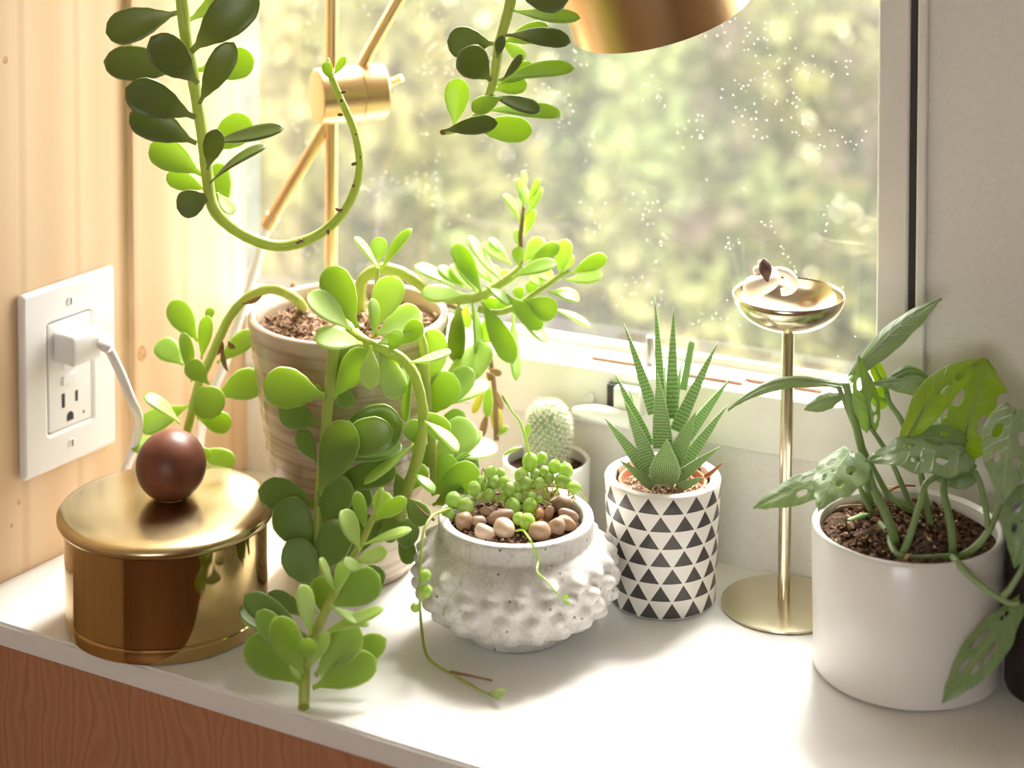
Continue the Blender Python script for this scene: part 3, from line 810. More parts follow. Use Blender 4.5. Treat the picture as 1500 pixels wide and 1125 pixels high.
# shell lying in the bowl
shl = thing('sea_shell', Pa(1128, 420, c.y), 'small whitish spiral sea shell lying in the raised brass bowl', 'shell')
parts = []
sp0 = Pa(1122, 402, c.y - .002)
pts, rr = [], []
for i in range(44):
    t = i / 43; ang = t * 2.6 * 2 * math.pi; g_ = math.exp(-1.9 * t)
    rad = .0098 * g_
    axis = Vector((-.12, .1, .95)).normalized()
    e1 = axis.orthogonal().normalized(); e2 = axis.cross(e1)
    pts.append(sp0 + Vector((0, 0, -.0075)) + axis * (.0165 * (1 - g_) * 1.15) + (e1 * math.cos(ang + 2.2) + e2 * math.sin(ang + 2.2)) * rad * .75)
    rr.append(max(.0072 * g_, .0008))
tube('whorl', pts, rr, M['shell'], shl, n=14)
lip = [Pa(1136 + 26 * math.sin(a * .9) * 1.0, 412 - 16 * math.cos(a * 1.0), c.y - .001) for a in [i * math.pi / 9 for i in range(10)]]
tube('aperture_lip', lip, [.0022 + .0012 * math.sin(i / 9 * math.pi) for i in range(10)], M['shell'], shl, n=10)
leaf(shl, Pa(1124, 413, c.y - .0125), Pa(1119, 378, c.y - .0065), .0085, M['shell_dark'], 0, .08, -.4, .0008, LANCE, 'ridge_patch')

# ================================================================== TRIANGLE POT WITH HAWORTHIA
c = S(970, 875); sc = c.y / FPX
hw_ = thing('potted_haworthia', c, 'spiky banded succulent in a cream pot printed with black triangles', 'potted plant')
zt = (875 - 686) * sc
F_ = upright(c)
r0, r1 = 79.5 * sc, 87 * sc
prof = [(0, .0004), (r0 - .002, .0004), (r0, .0018)] + [(r0 + (r1 - r0) * (i / 12), .0018 + (zt - .0035) * i / 12) for i in range(1, 13)] + [(r1 - .0006, zt - .0006), (r1 - .0018, zt), (r1 - .0052, zt), (r1 - .0064, zt - .0012), (r1 - .0072, .03), (0, .03)]
lathe('cover_pot', prof, F_, M['triangles'], hw_, n=96, uv=True)
ri = r1 - .0085
lathe('inner_pot', [(ri - .008, .0305), (ri, zt - .0045), (ri - .0005, zt - .0035), (ri - .0020, zt - .0035), (ri - .0026, zt - .006), (ri - .009, .034)], F_, M['terracotta'], hw_, n=64)
zs = zt - .008
soil(hw_, c, ri - .0022, zs, M['grit'], dome=.002)
crumbs(hw_, c, ri - .003, zs, 420, .0006, .0016, M['gritcrumb'], dome=.002)
core = tube('stem', [c + Vector((0, 0, zs - .001)), c + Vector((.0005, 0, zs + .006)), c + Vector((.001, .001, zs + .016))], [.0085, .0075, .003], M['haworthia'], hw_)
HW = [(984, 612, 987, 450, 18, 6, 4, 'S'), (958, 605, 914, 474, 16, 5, 6, 'S'), (968, 570, 959, 434, 12, 14, 6, 'S'), (951, 652, 900, 546, 17, 0, 4, 'S'),
      (954, 682, 914, 586, 21, -6, -5, 'S'), (972, 655, 963, 546, 27, -7, -4, 'S'), (1001, 570, 1014, 498, 10, 12, 2, 'B'), (990, 630, 1052, 500, 18, 1, 2, 'S'),
      (1005, 640, 1070, 554, 17, 8, 8, 'S'), (995, 688, 1066, 593, 19, -2, 0, 'S'), (987, 674, 1020, 602, 25, -7, -3, 'S'), (973, 708, 977, 643, 42, -15, -8, 'T'),
      (950, 694, 884, 610, 19, -6, -3, 'S'), (956, 711, 907, 674, 15, -12, -8, 'S'), (988, 704, 1055, 654, 17, -9, -4, 'S'), (994, 714, 1034, 699, 13, -13, -6, 'S'),
      (970, 600, 975, 528, 8, 16, 4, 'S'), (988, 600, 999, 528, 9, 12, 4, 'S'), (978, 600, 962, 494, 8, 18, 6, 'S'), (938, 640, 921, 565, 9, 16, 6, 'S')]
for (bu, bv_, tu, tv_, w, o1, o2, k_) in HW:
    Yb = c.y + o1 / 1000; Yt = Yb + o2 / 1000
    b = Pa(bu, bv_, Yb); t_ = Pa(tu, tv_, Yt)
    pr = {'S': SPIKE, 'T': TRI, 'B': ((0, 1), (.9, .9), (.97, .8), (1, .5))}[k_]
    sgn = 1 if tu > bu else -1
    leaf(core, b, t_, w * 1.12 * px(Yb), M['haworthia'], R(sgn * 12 if k_ == 'S' else 0), -.03 if k_ == 'S' else .05, .25, .0019 if k_ != 'T' else .0016, pr, rings=16, keel=.25, uv=True)
tw = tube('dry_tip', [Pa(1033, 699, c.y - .016), Pa(1045, 690, c.y - .018), Pa(1058, 678, c.y - .02)], [.0016, .0013, .0004], M['terracotta'], hw_, n=6)
tube('dry_tip', [Pa(932, 672, c.y - .004), Pa(928, 660, c.y - .004), Pa(921, 648, c.y - .002)], [.0012, .001, .0004], M['dry'], hw_, n=6)

# ================================================================== CACTUS IN A WHITE POT
c = S(800, 812); sc = c.y / FPX
ca = thing('potted_cactus', c, 'small woolly round cactus in a plain white pot by the window latch', 'potted plant')
zt = (812 - 664) * sc; r1 = 66 * sc
lathe('pot', pot_profile(r1 - .002, r1, zt, .0035), upright(c), M['ceramic'], ca, n=80)
zs = zt - .008
soil(ca, c, r1 - .0034, zs, M['soil'], seedv=4)
crumbs(ca, c, r1 - .0045, zs, 260, .0008, .0024, M['crumb'])
rc = 31 * sc; zc0 = zs - .001; top = (812 - 578) * sc
cprof = []
for i in range(29):
    t = i / 28; z = zc0 + (top - zc0) * (1 - (1 - t) ** 1.0)
    if t < .62: r_ = rc * (.86 + .14 * math.sin(t / .62 * math.pi / 2))
    else: r_ = rc * math.sqrt(max(0, 1 - ((t - .62) / .38) ** 2))
    cprof.append((r_, z))
cprof = [(0, zc0)] + cprof
cx = c + Vector((3 * sc, 0, 0))
body = lathe('cactus_body', cprof, upright(cx), M['cactus'], ca, n=72, ang=80, disp=lambda i, a, r, h: (.0012 * math.sin(13 * a + h * 300) * math.sin(h * 900 + (a * 13) * .5) * min(1, r / .004), 0))
V, Fc = [], []
def spine(p, d, L, w):
    x = d.orthogonal().normalized() * w; y = d.cross(x).normalized() * w; k = len(V)
    V.extend([p + x, p - x * .5 + y * .87, p - x * .5 - y * .87, p + d * L])
    Fc.extend([(k, k + 1, k + 3), (k + 1, k + 2, k + 3), (k + 2, k, k + 3)])
ga = 2.39996
NAR = 420
for i in range(NAR):
    t = (i + .5) / NAR; idx = t * 27; k_ = int(idx); f = idx - k_
    r_ = cprof[k_ + 1][0] * (1 - f) + cprof[min(k_ + 2, 29)][0] * f; z = cprof[k_ + 1][1] * (1 - f) + cprof[min(k_ + 2, 29)][1] * f
    a = i * ga
    nrm = Vector((math.cos(a), math.sin(a), 0 if t < .6 else (t - .6) / .4 * 1.8)).normalized()
    p = cx.copy(); p = Vector((cx.x + (r_ + .0006) * math.cos(a), cx.y + (r_ + .0006) * math.sin(a), z))
    for j in range(15):
        d = (nrm * random.uniform(.25, .8) + Vector((random.gauss(0, .5), random.gauss(0, .5), random.gauss(.15, .5)))).normalized()
        spine(p, d, random.uniform(.0022, .0044), .00021)
sp_o = mobj('spines', V, Fc, M['spine'], ca, smooth=False); sp_o['kind'] = 'stuff'
for (u, v) in ((800, 595), (807, 597), (811, 596)):
    q = Pa(u, v, cx.y - .0115); leaf(ca, q, q + Vector((0, -.001, .0025)), .0016, M['jade_dark'], 0, 0, 0, .0007, DISC, 'green_bud', rings=7, nk=8)

# ================================================================== CONCRETE POT WITH STRING OF PEARLS
c = S(756, 921); sc = c.y / FPX
cp_c = c.copy()
sp = thing('string_of_pearls', c, 'knobbly whitish concrete pot planted with round pearl-like trailing succulent', 'potted plant')
base = [(0, .0004), (.0310, .0004), (.0330, .0012), (.0336, .0060), (.0345, .0078), (.0400, .0098), (.0480, .0140), (.0545, .0200), (.0588, .0275), (.0602, .0350), (.0600, .0420), (.0582, .0490), (.0550, .0545), (.0510, .0582), (.0480, .0600), (.0476, .0612), (.0478, .0696), (.0474, .0714), (.0462, .0723), (.0428, .0723), (.0414, .0712), (.0408, .0680), (.0405, .0600), (0, .0600)]
bp = []
for i in range(len(base) - 1):
    (ra, ha), (rb_, hb) = base[i], base[i + 1]
    nn = max(1, int(math.hypot(rb_ - ra, hb - ha) / .0013)) if 5 <= i < 14 else 1
    for k_ in range(nn): bp.append((ra + (rb_ - ra) * k_ / nn, ha + (hb - ha) * k_ / nn))
bp.append(base[-1])
rows = ((.0135, 19, .0030), (.0215, 21, .0042), (.0305, 22, .0050), (.0400, 22, .0052), (.0495, 21, .0046))
bumps = []
for j, (h, nb, amp) in enumerate(rows):
    for k_ in range(nb): bumps.append(((k_ + (.5 if j % 2 else 0) + random.uniform(-.12, .12)) / nb * 2 * math.pi, h + random.uniform(-.0008, .0008), amp * random.uniform(.8, 1.15)))
def knob_disp(i, a, r, h):
    if not (.0095 < h < .0575 and r > .038): return (0, 0)
    d = 0
    for (ba, bh, amp) in bumps:
        if abs(bh - h) > .0068: continue
        da = (a - ba + math.pi) % (2 * math.pi) - math.pi
        q = math.hypot(da * r / .0052, (h - bh) / .0044)
        if q < 1.25: d = max(d, amp * max(0, 1 - (q / 1.25) ** 1.7))
    return (d, d * .12 * (1 if h > .03 else -1))
lathe('pot', bp, upright(c), M['concrete'], sp, n=220, disp=knob_disp, ang=70)
zs = .0640
soil(sp, c, .0404, zs, M['soil'], seedv=9, dome=.003)
crumbs(sp, c, .0395, zs, 420, .0008, .0022, M['crumb'], dome=.003)
def pearl(parent, u, v, r, kind='o', z=None, Y=None, mat='pearl'):
    if Y is None:
        if z is None: z = .072 + max(0, (752 - v)) * .00032
        p = S(u, v, z)
    else: p = P(u, v, Y)
    rr_ = r * px(p.y)
    V, Fc = [], []
    n1, n2 = 10, 14
    tipd = Vector((random.uniform(-.5, .5), random.uniform(-.3, .1), 1)).normalized() if kind != 'w' else Vector((1, -.2, .1)).normalized()
    e1 = tipd.orthogonal().normalized(); e2 = tipd.cross(e1)
    st_ = {'o': 1.0, 'p': 1.18, 'w': 1.15}[kind]
    for i in range(n1 + 1):
        a = math.pi * i / n1
        zz = -math.cos(a) * rr_ * (st_ if a > math.pi / 2 else 1); ra = rr_ * math.sin(a)
        if i == n1: zz += rr_ * (.30 if kind != 'o' else .12)
        if i == n1 - 1 and kind != 'o': ra *= .75
        for k_ in range(n2):
            b_ = 2 * math.pi * k_ / n2
            V.append(tipd * zz + (e1 * math.cos(b_) + e2 * math.sin(b_)) * max(ra, .00002))
    for i in range(n1):
        for k_ in range(n2): Fc.append((i * n2 + k_, i * n2 + (k_ + 1) % n2, (i + 1) * n2 + (k_ + 1) % n2, (i + 1) * n2 + k_))
    o = mobj('pearl_leaf', V, Fc, M[mat]); o.location = p
    attach(o, parent)
    return p
PE = [(664, 732, 11), (683, 741, 11.5), (657, 753, 9.5), (695, 716, 10.5), (717, 724, 8.5), (724, 706, 9.5), (738, 707, 9), (719, 693, 9, 'p'), (712, 714, 7), (747, 717, 10), (738, 728, 6.5),
      (764, 697, 10, 'p'), (770, 708, 10.5), (777, 677, 11.5, 'p'), (794, 670, 7.5), (798, 692, 9), (812, 684, 9, 'p'), (823, 704, 10, 'w'), (829, 690, 10, 'p'), (790, 708, 9), (779, 728, 7.5), (776, 742, 10.5, 'p'),
      (751, 743, 11.5, 'p'), (790, 732, 5, 'p'), (772, 764, 11.5), (760, 760, 9), (758, 729, 8), (804, 700, 8), (840, 714, 9, 'w'), (705, 704, 7), (758, 713, 8), (733, 693, 7), (785, 695, 8), (701, 727, 6)]
main = stem(sp, [(640, 752, 1.27), (672, 742, 1.272), (700, 728, 1.278), (735, 722, 1.283), (770, 716, 1.288), (805, 712, 1.288), (838, 716, 1.283)], (2.2, 2.0), 'twig', 'vine', 6)
for d in PE:
    q = pearl(sp, d[0], d[1], d[2] * 1.1, *d[3:])
    k_ = Vector((q.x + random.choice((-1, 1)) * random.uniform(.005, .009), q.y + .003, min(q.z - .003, zs + .010)))
    tube('pearl_stalk', [k_, (k_ + q) / 2 + Vector((random.uniform(-.002, .002), .001, 0)), q], [.0005, .0005, .0004], M['jade_stem'], sp, n=5)
for j in range(13):
    a = [(random.uniform(665, 835), random.uniform(700, 742))]
    u, v = a[0]; q = S(u, v, zs + .006)
    tube('dry_tendril', [q, q + Vector((random.uniform(-.006, .006), random.uniform(-.004, .004), random.uniform(.004, .009))), q + Vector((random.uniform(-.012, .012), random.uniform(-.006, .004), random.uniform(.0, .010)))], [.0006, .0006, .0003], M['twig'], sp, n=5, smooth_sub=3)
# upright shoot
sh = stem(sp, [(775, 672, 1.292), (772, 650, 1.293), (762, 618, 1.294), (750, 602, 1.294), (737, 582, 1.294)], (2.2, 1.6), 'pearl', 'shoot', 6)
leaf(sh, P(773, 640, 1.293), P(774, 620, 1.292), .0038, M['pearl'], 0, 0, .1, .0012, LANCE)
leaf(sh, P(742, 592, 1.294), P(735, 578, 1.294), .0018, M['pearl'], 0, 0, .1, .0006, LANCE)
leaf(sh, P(765, 655, 1.292), P(738, 667, 1.287), .0026, M['pearl'], R(40), 0.1, .1, .0008, LANCE)
# long trailing vine down the left side and over the worktop
q1 = [P(672, 742, 1.268), P(650, 748, 1.243), P(632, 757, 1.222), P(620, 782, 1.208), P(616, 830, 1.196), P(615, 880, 1.192)]
q2 = [S(618, 925, .010), S(625, 960, .003), S(645, 978, .0016), S(664, 987, .0016), S(690, 1003, .0018), S(715, 1017, .0022), S(733, 1026, .0030)]
vine = tube('vine', q1 + q2, [2.2 * px(1.2)] * 5 + [2.4 * px(1.2)] * 3 + [2.0 * px(1.18)] * 3 + [1.2 * px(1.16), .8 * px(1.16)], M['jade_stem'], sp, 7, 5)
for d in ((623, 843, 9, 1.190), (624, 866, 10, 1.186), (608, 890, 7.5, 1.194)): pearl(vine, d[0], d[1], d[2], 'o', Y=d[3])
tube('dry_twig', [S(660, 984, .0022), S(690, 990, .003), S(721, 997, .0022)], [.0009, .0008, .0006], M['twig'], vine, n=5)
tube('dry_twig', [P(636, 762, 1.226), P(622, 752, 1.226), P(608, 738, 1.228)], [.0009, .0008, .0004], M['twig'], vine, n=5)
leaf(vine, S(715, 1015, .002), S(741, 1010, .009), .0040, M['jade_dark'], R(30), .05, .1, .0007, LANCE)
leaf(vine, S(728, 1024, .0025), S(737, 1017, .007), .0016, M['pearl'], 0, 0, .1, .0005, LANCE)
# thin runner over the front of the pot
fr_pts = [S(756, 778, .069), S(766, 777, .0725), P(776, 790, 1.2055), P(784, 807, 1.2045), P(788, 822, 1.2030), P(787, 838, 1.194), P(800, 850, 1.186), P(812, 866, 1.182), P(826, 880, 1.180)]
rn = tube('runner', fr_pts, [1.7 * px(1.2)] * 6 + [1.3 * px(1.2)] * 2 + [.8 * px(1.2)], M['pearl'], sp, 6, 4)
leaf(rn, P(824, 879, 1.180), P(833, 871, 1.178), .0024, M['pearl'], 0, 0, .1, .0005, LANCE)
leaf(rn, P(825, 881, 1.180), P(836, 884, 1.178), .0020, M['pearl'], 0, 0, .1, .0005, LANCE)
# pebbles (centre u, v, width, height, rotation, lightness index)
PB = [(679, 764, 25, 31, 10, 'rounded tan pebble beside the dark green pearls'), (710, 780, 36, 23, 28, 'amber coloured oval pebble at the front rim'), (738, 776, 34, 36, -12, 'broad mottled mauve brown pebble'),
      (733, 757, 42, 21, -18, 'long flat brown pebble leaning on the mottled one'), (715, 750, 26, 15, 12, 'small dark tan pebble under the soil'), (701, 763, 24, 16, 0, 'dull grey brown pebble between two tan ones'),
      (791, 778, 35, 30, 0, 'pale pink cream round pebble at the front rim'), (815, 773, 26, 31, 25, 'whitish oval pebble beside the pink cream one'), (790, 754, 14, 19, -8, 'tiny upright striped pebble'),
      (804, 752, 15, 25, 22, 'slim upright cream pebble'), (823, 738, 35, 26, 8, 'large peach pebble at the back rim'), (833, 755, 36, 19, 20, 'wedge shaped tan pebble under the peach one'), (829, 767, 33, 22, 24, 'grey beige pebble with dark specks on the right rim')]
for i, (u, v, w, h, ro, lab) in enumerate(PB):
    z = .0690 if v > 760 else .0715
    q = S(u, v, z); sz = px(q.y)
    bm = bmesh.new(); bmesh.ops.create_icosphere(bm, subdivisions=3, radius=1)
    ph = random.random() * 50
    for vt in bm.verts:
        k_ = 1 + .16 * mnoise.noise(vt.co * 1.1 + Vector((ph, 0, 0)))
        vt.co *= k_
        vt.co = Vector((vt.co.x * w / 2 * sz, vt.co.y * min(w, h) / 2 * sz * .95, vt.co.z * h / 2 * sz * 1.0))
    o = bm_obj('pebble', bm, M['pebble'], None, True)
    o.rotation_euler = (0, R(ro), 0); o.location = q
    setp(o, lab + ' in the concrete pot', 'pebble', 'pebbles in the knobbly concrete pot')

# ================================================================== DARK VESSEL AT THE RIGHT
c = S(1546, 1012)
r_ = .0290
dv = thing('dark_bottle', c, 'dark brown glass bottle beside the large white pot', 'bottle')
lathe('bottle_body', [(0, .0004), (r_ - .004, .0004), (r_ - .001, .002), (r_, .005), (r_, .095), (r_ - .003, .104), (r_ - .012, .113), (.0125, .120), (.0125, .135), (.0105, .135), (.0105, .119), (r_ - .005, .100), (r_ - .003, .094), (r_ - .003, .006), (0, .004)], upright(c), M['amber'], dv, n=64)
lathe('cap', [(0, .130), (.0142, .130), (.0146, .131), (.0146, .146), (.0138, .148), (0, .148)], upright(c), M['rubber'], dv, n=40)

# ================================================================== THE BIG TRAILING SUCCULENT
c = S(512, 828); sc = c.y / FPX; bigc = c.copy()
big = thing('trailing_succulent', c, 'large trailing jade-like succulent spilling over a tapered striped beige pot', 'potted plant')
zt = (828 - 441) * sc; r0, r1 = 93 * sc, 147.5 * sc
prof = [(0, .0004), (r0 - .003, .0004), (r0, .002)] + [(r0 + (r1 - r0) * (i / 26) ** .93 + (.00055 if i % 2 else 0), .002 + (zt - .010) * i / 26) for i in range(1, 27)] + [(r1 + .0008, zt - .0055), (r1 + .0006, zt - .0015), (r1 - .0008, zt), (r1 - .0032, zt), (r1 - .0046, zt - .0015), (r1 - .006, zt - .012), (r0 - .004, .05), (0, .05)]
lathe('pot', prof, upright(c), M['beige'], big, n=112, ang=50)
zs = zt - .011
soil(big, c, r1 - .0062, zs, M['grit'], .005, seedv=2)
crumbs(big, c, r1 - .0075, zs, 1100, .0009, .0026, M['gritcrumb'])
for j in range(9):
    q = S(random.choice((420, 450, 590, 640, 650)) + random.uniform(-12, 12), random.uniform(420, 470), zs + .003)
    leaf(big, q, q + Vector((random.uniform(-.01, .01), random.uniform(-.008, .006), random.uniform(.001, .006))), random.uniform(.005, .009), M['dry'], R(random.uniform(-50, 50)), .12, .5, .0004, LANCE, 'dry_leaf', rings=8, nk=8)

def soil_pt(u, v): q = S(u, v, zs); return (u, v, q.y)
# ---- branch hanging to the left of the pot
sA = stem(big, [(445, 452, SY(445, 452, zs)), (436, 440, 1.330), (420, 430, 1.336), (400, 424, 1.340), (378, 428, 1.343), (356, 441, 1.343), (336, 465, 1.342), (325, 487, 1.342), (314, 511, 1.340), (303, 536, 1.339), (292, 560, 1.338), (284, 588, 1.337), (279, 612, 1.336), (273, 635, 1.336), (268, 660, 1.336)], (7.5, 6), 'jade_stem', n=10)
LA = [(290, 500, 250, 441, 34, 4), (268, 535, 231, 500, 32, 8), (281, 560, 267, 486, 19, -6, 2, 'jade', 20), (295, 526, 305, 462, 20, -3, 0, 'jade', 25), (303, 472, 310, 450, 13, 5), (306, 563, 273, 531, 27, -8),
      (318, 532, 374, 486, 27, 6, 12), (316, 580, 384, 556, 42, 2, 10), (287, 572, 322, 607, 46, -9, -4, 'jade'), (288, 612, 339, 623, 29, 2), (264, 621, 210, 579, 17, -5, 0, 'jade'), (278, 594, 205, 628, 32, 7),
      (268, 645, 192, 655, 22, 5), (272, 655, 310, 668, 15, -3), (285, 660, 345, 678, 27, 2), (262, 650, 205, 690, 14, 3)]
for d in LA: jleaf(sA, d, 1.338, 'jade')
for (u, v, u2, v2) in ((326, 500, 334, 545), (318, 520, 326, 500), (355, 445, 385, 432), (334, 500, 345, 510)):
    leaf(sA, P(u, v, 1.335), P(u2, v2, 1.333), .004, M['dry'], R(30), .1, .6, .0004, LANCE, 'dry_leaf', rings=8, nk=8)

# ---- crown at the front rim and the stem that hangs straight down the pot
sB = stem(big, [(505, 455, SY(505, 455, zs)), (503, 470, 1.290), (498, 484, 1.272), (490, 505, 1.263), (487, 530, 1.262), (484, 560, 1.262), (480, 600, 1.261), (476, 640, 1.260), (471, 690, 1.258), (467, 740, 1.256), (466, 790, 1.253), (467, 850, 1.250)], (10, 6.5), 'jade_stem', n=10)
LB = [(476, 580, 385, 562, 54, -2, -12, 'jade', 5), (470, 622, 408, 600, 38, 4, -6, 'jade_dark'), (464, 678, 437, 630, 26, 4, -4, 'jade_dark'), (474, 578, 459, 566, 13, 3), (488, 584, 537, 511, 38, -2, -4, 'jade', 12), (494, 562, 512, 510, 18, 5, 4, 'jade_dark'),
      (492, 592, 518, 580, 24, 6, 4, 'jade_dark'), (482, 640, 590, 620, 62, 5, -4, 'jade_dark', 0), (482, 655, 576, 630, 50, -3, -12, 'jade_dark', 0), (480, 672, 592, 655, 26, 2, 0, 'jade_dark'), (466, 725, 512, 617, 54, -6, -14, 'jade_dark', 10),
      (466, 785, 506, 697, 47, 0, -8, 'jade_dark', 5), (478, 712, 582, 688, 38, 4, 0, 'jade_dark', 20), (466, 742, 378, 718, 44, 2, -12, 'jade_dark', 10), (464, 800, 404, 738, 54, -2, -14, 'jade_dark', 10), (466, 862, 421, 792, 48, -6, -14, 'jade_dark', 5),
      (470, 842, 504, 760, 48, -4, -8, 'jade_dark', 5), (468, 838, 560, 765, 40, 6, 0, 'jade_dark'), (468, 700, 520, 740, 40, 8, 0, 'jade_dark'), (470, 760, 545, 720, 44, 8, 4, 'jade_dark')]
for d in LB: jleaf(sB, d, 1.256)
# ---- arching stem with the pale rosette
sC = stem(big, [(508, 468, SY(508, 460, zs)), (512, 478, 1.285), (520, 488, 1.268), (532, 499, 1.258), (556, 510, 1.252), (585, 523, 1.250), (603, 542, 1.249), (614, 570, 1.249), (620, 605, 1.249), (618, 640, 1.250), (609, 680, 1.251), (598, 712, 1.252), (590, 742, 1.253), (586, 760, 1.254)], (8, 8), 'jade_stem', n=10)
LC = [(524, 480, 479, 391, 45, 4, 8, 'jade', 10), (514, 484, 450, 431, 33, 0, 0, 'jade_pale', 20), (531, 504, 460, 496, 31, -5, -10, 'jade_pale', -25), (549, 482, 582, 405, 42, 8, 10, 'jade_pale', 10), (550, 490, 618, 458, 40, 2, 6, 'jade_pale', -15), (585, 506, 618, 472, 27, -2, 0, 'jade'),
      (547, 494, 544, 437, 14, -6, -4, 'jade'), (570, 517, 586, 483, 20, -4, -2, 'jade'), (553, 504, 592, 492, 20, -2, 4, 'jade_pale'), (599, 531, 661, 516, 12, -4, -8, 'jade_pale'), (543, 506, 543, 570, 27, -5, -9, 'jade_pale', 10), (555, 514, 584, 584, 37, -2, -5, 'jade_pale', 8),
      (590, 524, 598, 588, 11, 5, 2, 'jade'), (602, 552, 595, 618, 12, -2, -4, 'jade'), (570, 518, 583, 548, 12, 6, 0, 'jade'), (606, 650, 533, 709, 12, -2, -10, 'jade'), (615, 600, 657, 640, 30, 2, -4, 'jade'), (620, 616, 671, 662, 13, -5, -12, 'jade_pale'),
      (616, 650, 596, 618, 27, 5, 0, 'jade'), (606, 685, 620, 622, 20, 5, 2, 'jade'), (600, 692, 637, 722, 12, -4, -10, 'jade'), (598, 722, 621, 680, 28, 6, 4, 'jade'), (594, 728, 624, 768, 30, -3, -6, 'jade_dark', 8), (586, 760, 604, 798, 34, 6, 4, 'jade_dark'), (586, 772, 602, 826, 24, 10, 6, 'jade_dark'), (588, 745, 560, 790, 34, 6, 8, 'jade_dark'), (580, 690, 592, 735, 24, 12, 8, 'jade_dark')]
for d in LC: jleaf(sC, d, 1.251)
# ---- stem at the back that arches right over the rim into the bright tuft
sD = stem(big, [(528, 455, SY(528, 455, zs)), (527, 430, 1.350), (530, 412, 1.350), (543, 399, 1.350), (562, 393, 1.349), (585, 398, 1.347), (607, 410, 1.345), (625, 424, 1.343), (645, 434, 1.342), (670, 438, 1.342), (700, 435, 1.343), (718, 426, 1.344), (736, 414, 1.345), (752, 403, 1.346), (766, 390, 1.347)], (9, 7), 'jade_stem', n=10)
tw2 = stem(big, [(762, 392, 1.347), (763, 370, 1.348), (763, 340, 1.349), (766, 316, 1.350), (768, 296, 1.350)], (4, 2.5), 'twig', 'shoot', 7)
sE = stem(big, [(700, 452, 1.338), (725, 458, 1.338), (750, 452, 1.338), (775, 436, 1.339), (798, 420, 1.340), (818, 406, 1.341), (834, 396, 1.342)], (5, 4), 'jade_stem', n=8)
LD = [(684, 432, 617, 430, 24, -8, -4, 'jade_pale', -30), (664, 420, 607, 389, 16, 2, 6), (680, 422, 642, 390, 14, 6, 4), (690, 424, 660, 388, 12, 8, 4), (706, 430, 663, 357, 26, -3, 0, 'jade', 30), (702, 432, 667, 375, 20, 2, 4), (724, 416, 692, 378, 14, 4, 4, 'jade_pale'),
      (737, 412, 686, 346, 14, -2, 0, 'jade_pale'), (750, 388, 708, 357, 18, 2, 4, 'jade_pale', 20), (744, 376, 716, 349, 10, 5, 4, 'jade_pale'), (712, 420, 749, 446, 14, -7, -4), (760, 390, 758, 361, 17, -4, -2), (766, 384, 797, 350, 26, 4, 4, 'jade_pale'), (772, 388, 820, 358, 21, 0, 0),
      (750, 407, 816, 386, 18, -6, -4), (760, 364, 756, 335, 10, 2, 2, 'jade_pale'), (742, 432, 794, 482, 27, -8, -8, 'jade', 15), (705, 440, 752, 532, 31, -9, -10, 'jade', 20), (690, 440, 698, 523, 12, -4, -4), (672, 440, 666, 531, 25, -2, -4, 'jade_dark'), (684, 445, 682, 480, 16, 2, 0, 'jade_pale'),
      (740, 418, 718, 388, 12, 6, 4), (700, 436, 735, 452, 18, 4, 0), (730, 425, 745, 395, 14, 6, 4, 'jade_pale'), (670, 440, 640, 420, 14, 6, 4)]
for d in LD: jleaf(sD, d, 1.345)
LE = [(820, 404, 830, 350, 24, 2, 4, 'jade_pale', 10), (836, 400, 889, 376, 22, 0, 0, 'jade', 15), (826, 410, 883, 402, 17, -4, -2, 'jade_pale', 40), (802, 428, 849, 440, 16, -3, -2), (800, 420, 776, 404, 18, 2, 2, 'jade_pale'), (815, 410, 790, 398, 18, 4, 4, 'jade_pale'), (830, 398, 836, 372, 16, 3, 3, 'jade_pale'), (768, 438, 816, 460, 33, -5, -6),
      (750, 455, 801, 502, 15, -4, -4), (752, 458, 757, 558, 13, 2, 0), (776, 436, 782, 412, 18, 5, 4), (765, 442, 757, 420, 16, 5, 4), (812, 452, 864, 478, 8, 2, 4, 'jade_pale'), (785, 430, 760, 455, 14, 4, 0), (725, 458, 745, 440, 16, 4, 2), (715, 456, 712, 500, 18, 6, 2)]
for d in LE: jleaf(sE, d, 1.340)
LT = [(768, 304, 765, 272, 15, -2), (768, 285, 766, 250, 9, 2), (764, 290, 757, 262, 9, 3), (772, 298, 791, 263, 10, 0), (768, 318, 795, 276, 10, -2), (762, 328, 737, 285, 9, 0), (768, 345, 784, 308, 13, 2)]
for d in LT: jleaf(tw2, d, 1.350, 'jade_pale')
# ---- small upright sprig behind the rosette
sF = stem(big, [(546, 460, SY(546, 455, zs)), (549, 440, 1.318), (552, 415, 1.319), (554, 392, 1.320)], (4, 3.5), 'jade_stem', n=8)
for d in ((553, 392, 519, 347, 9, 2), (555, 386, 555, 347, 23, -2, 2, 'jade', 5), (558, 396, 603, 335, 14, -2, 2, 'jade', 40)): jleaf(sF, d, 1.320)
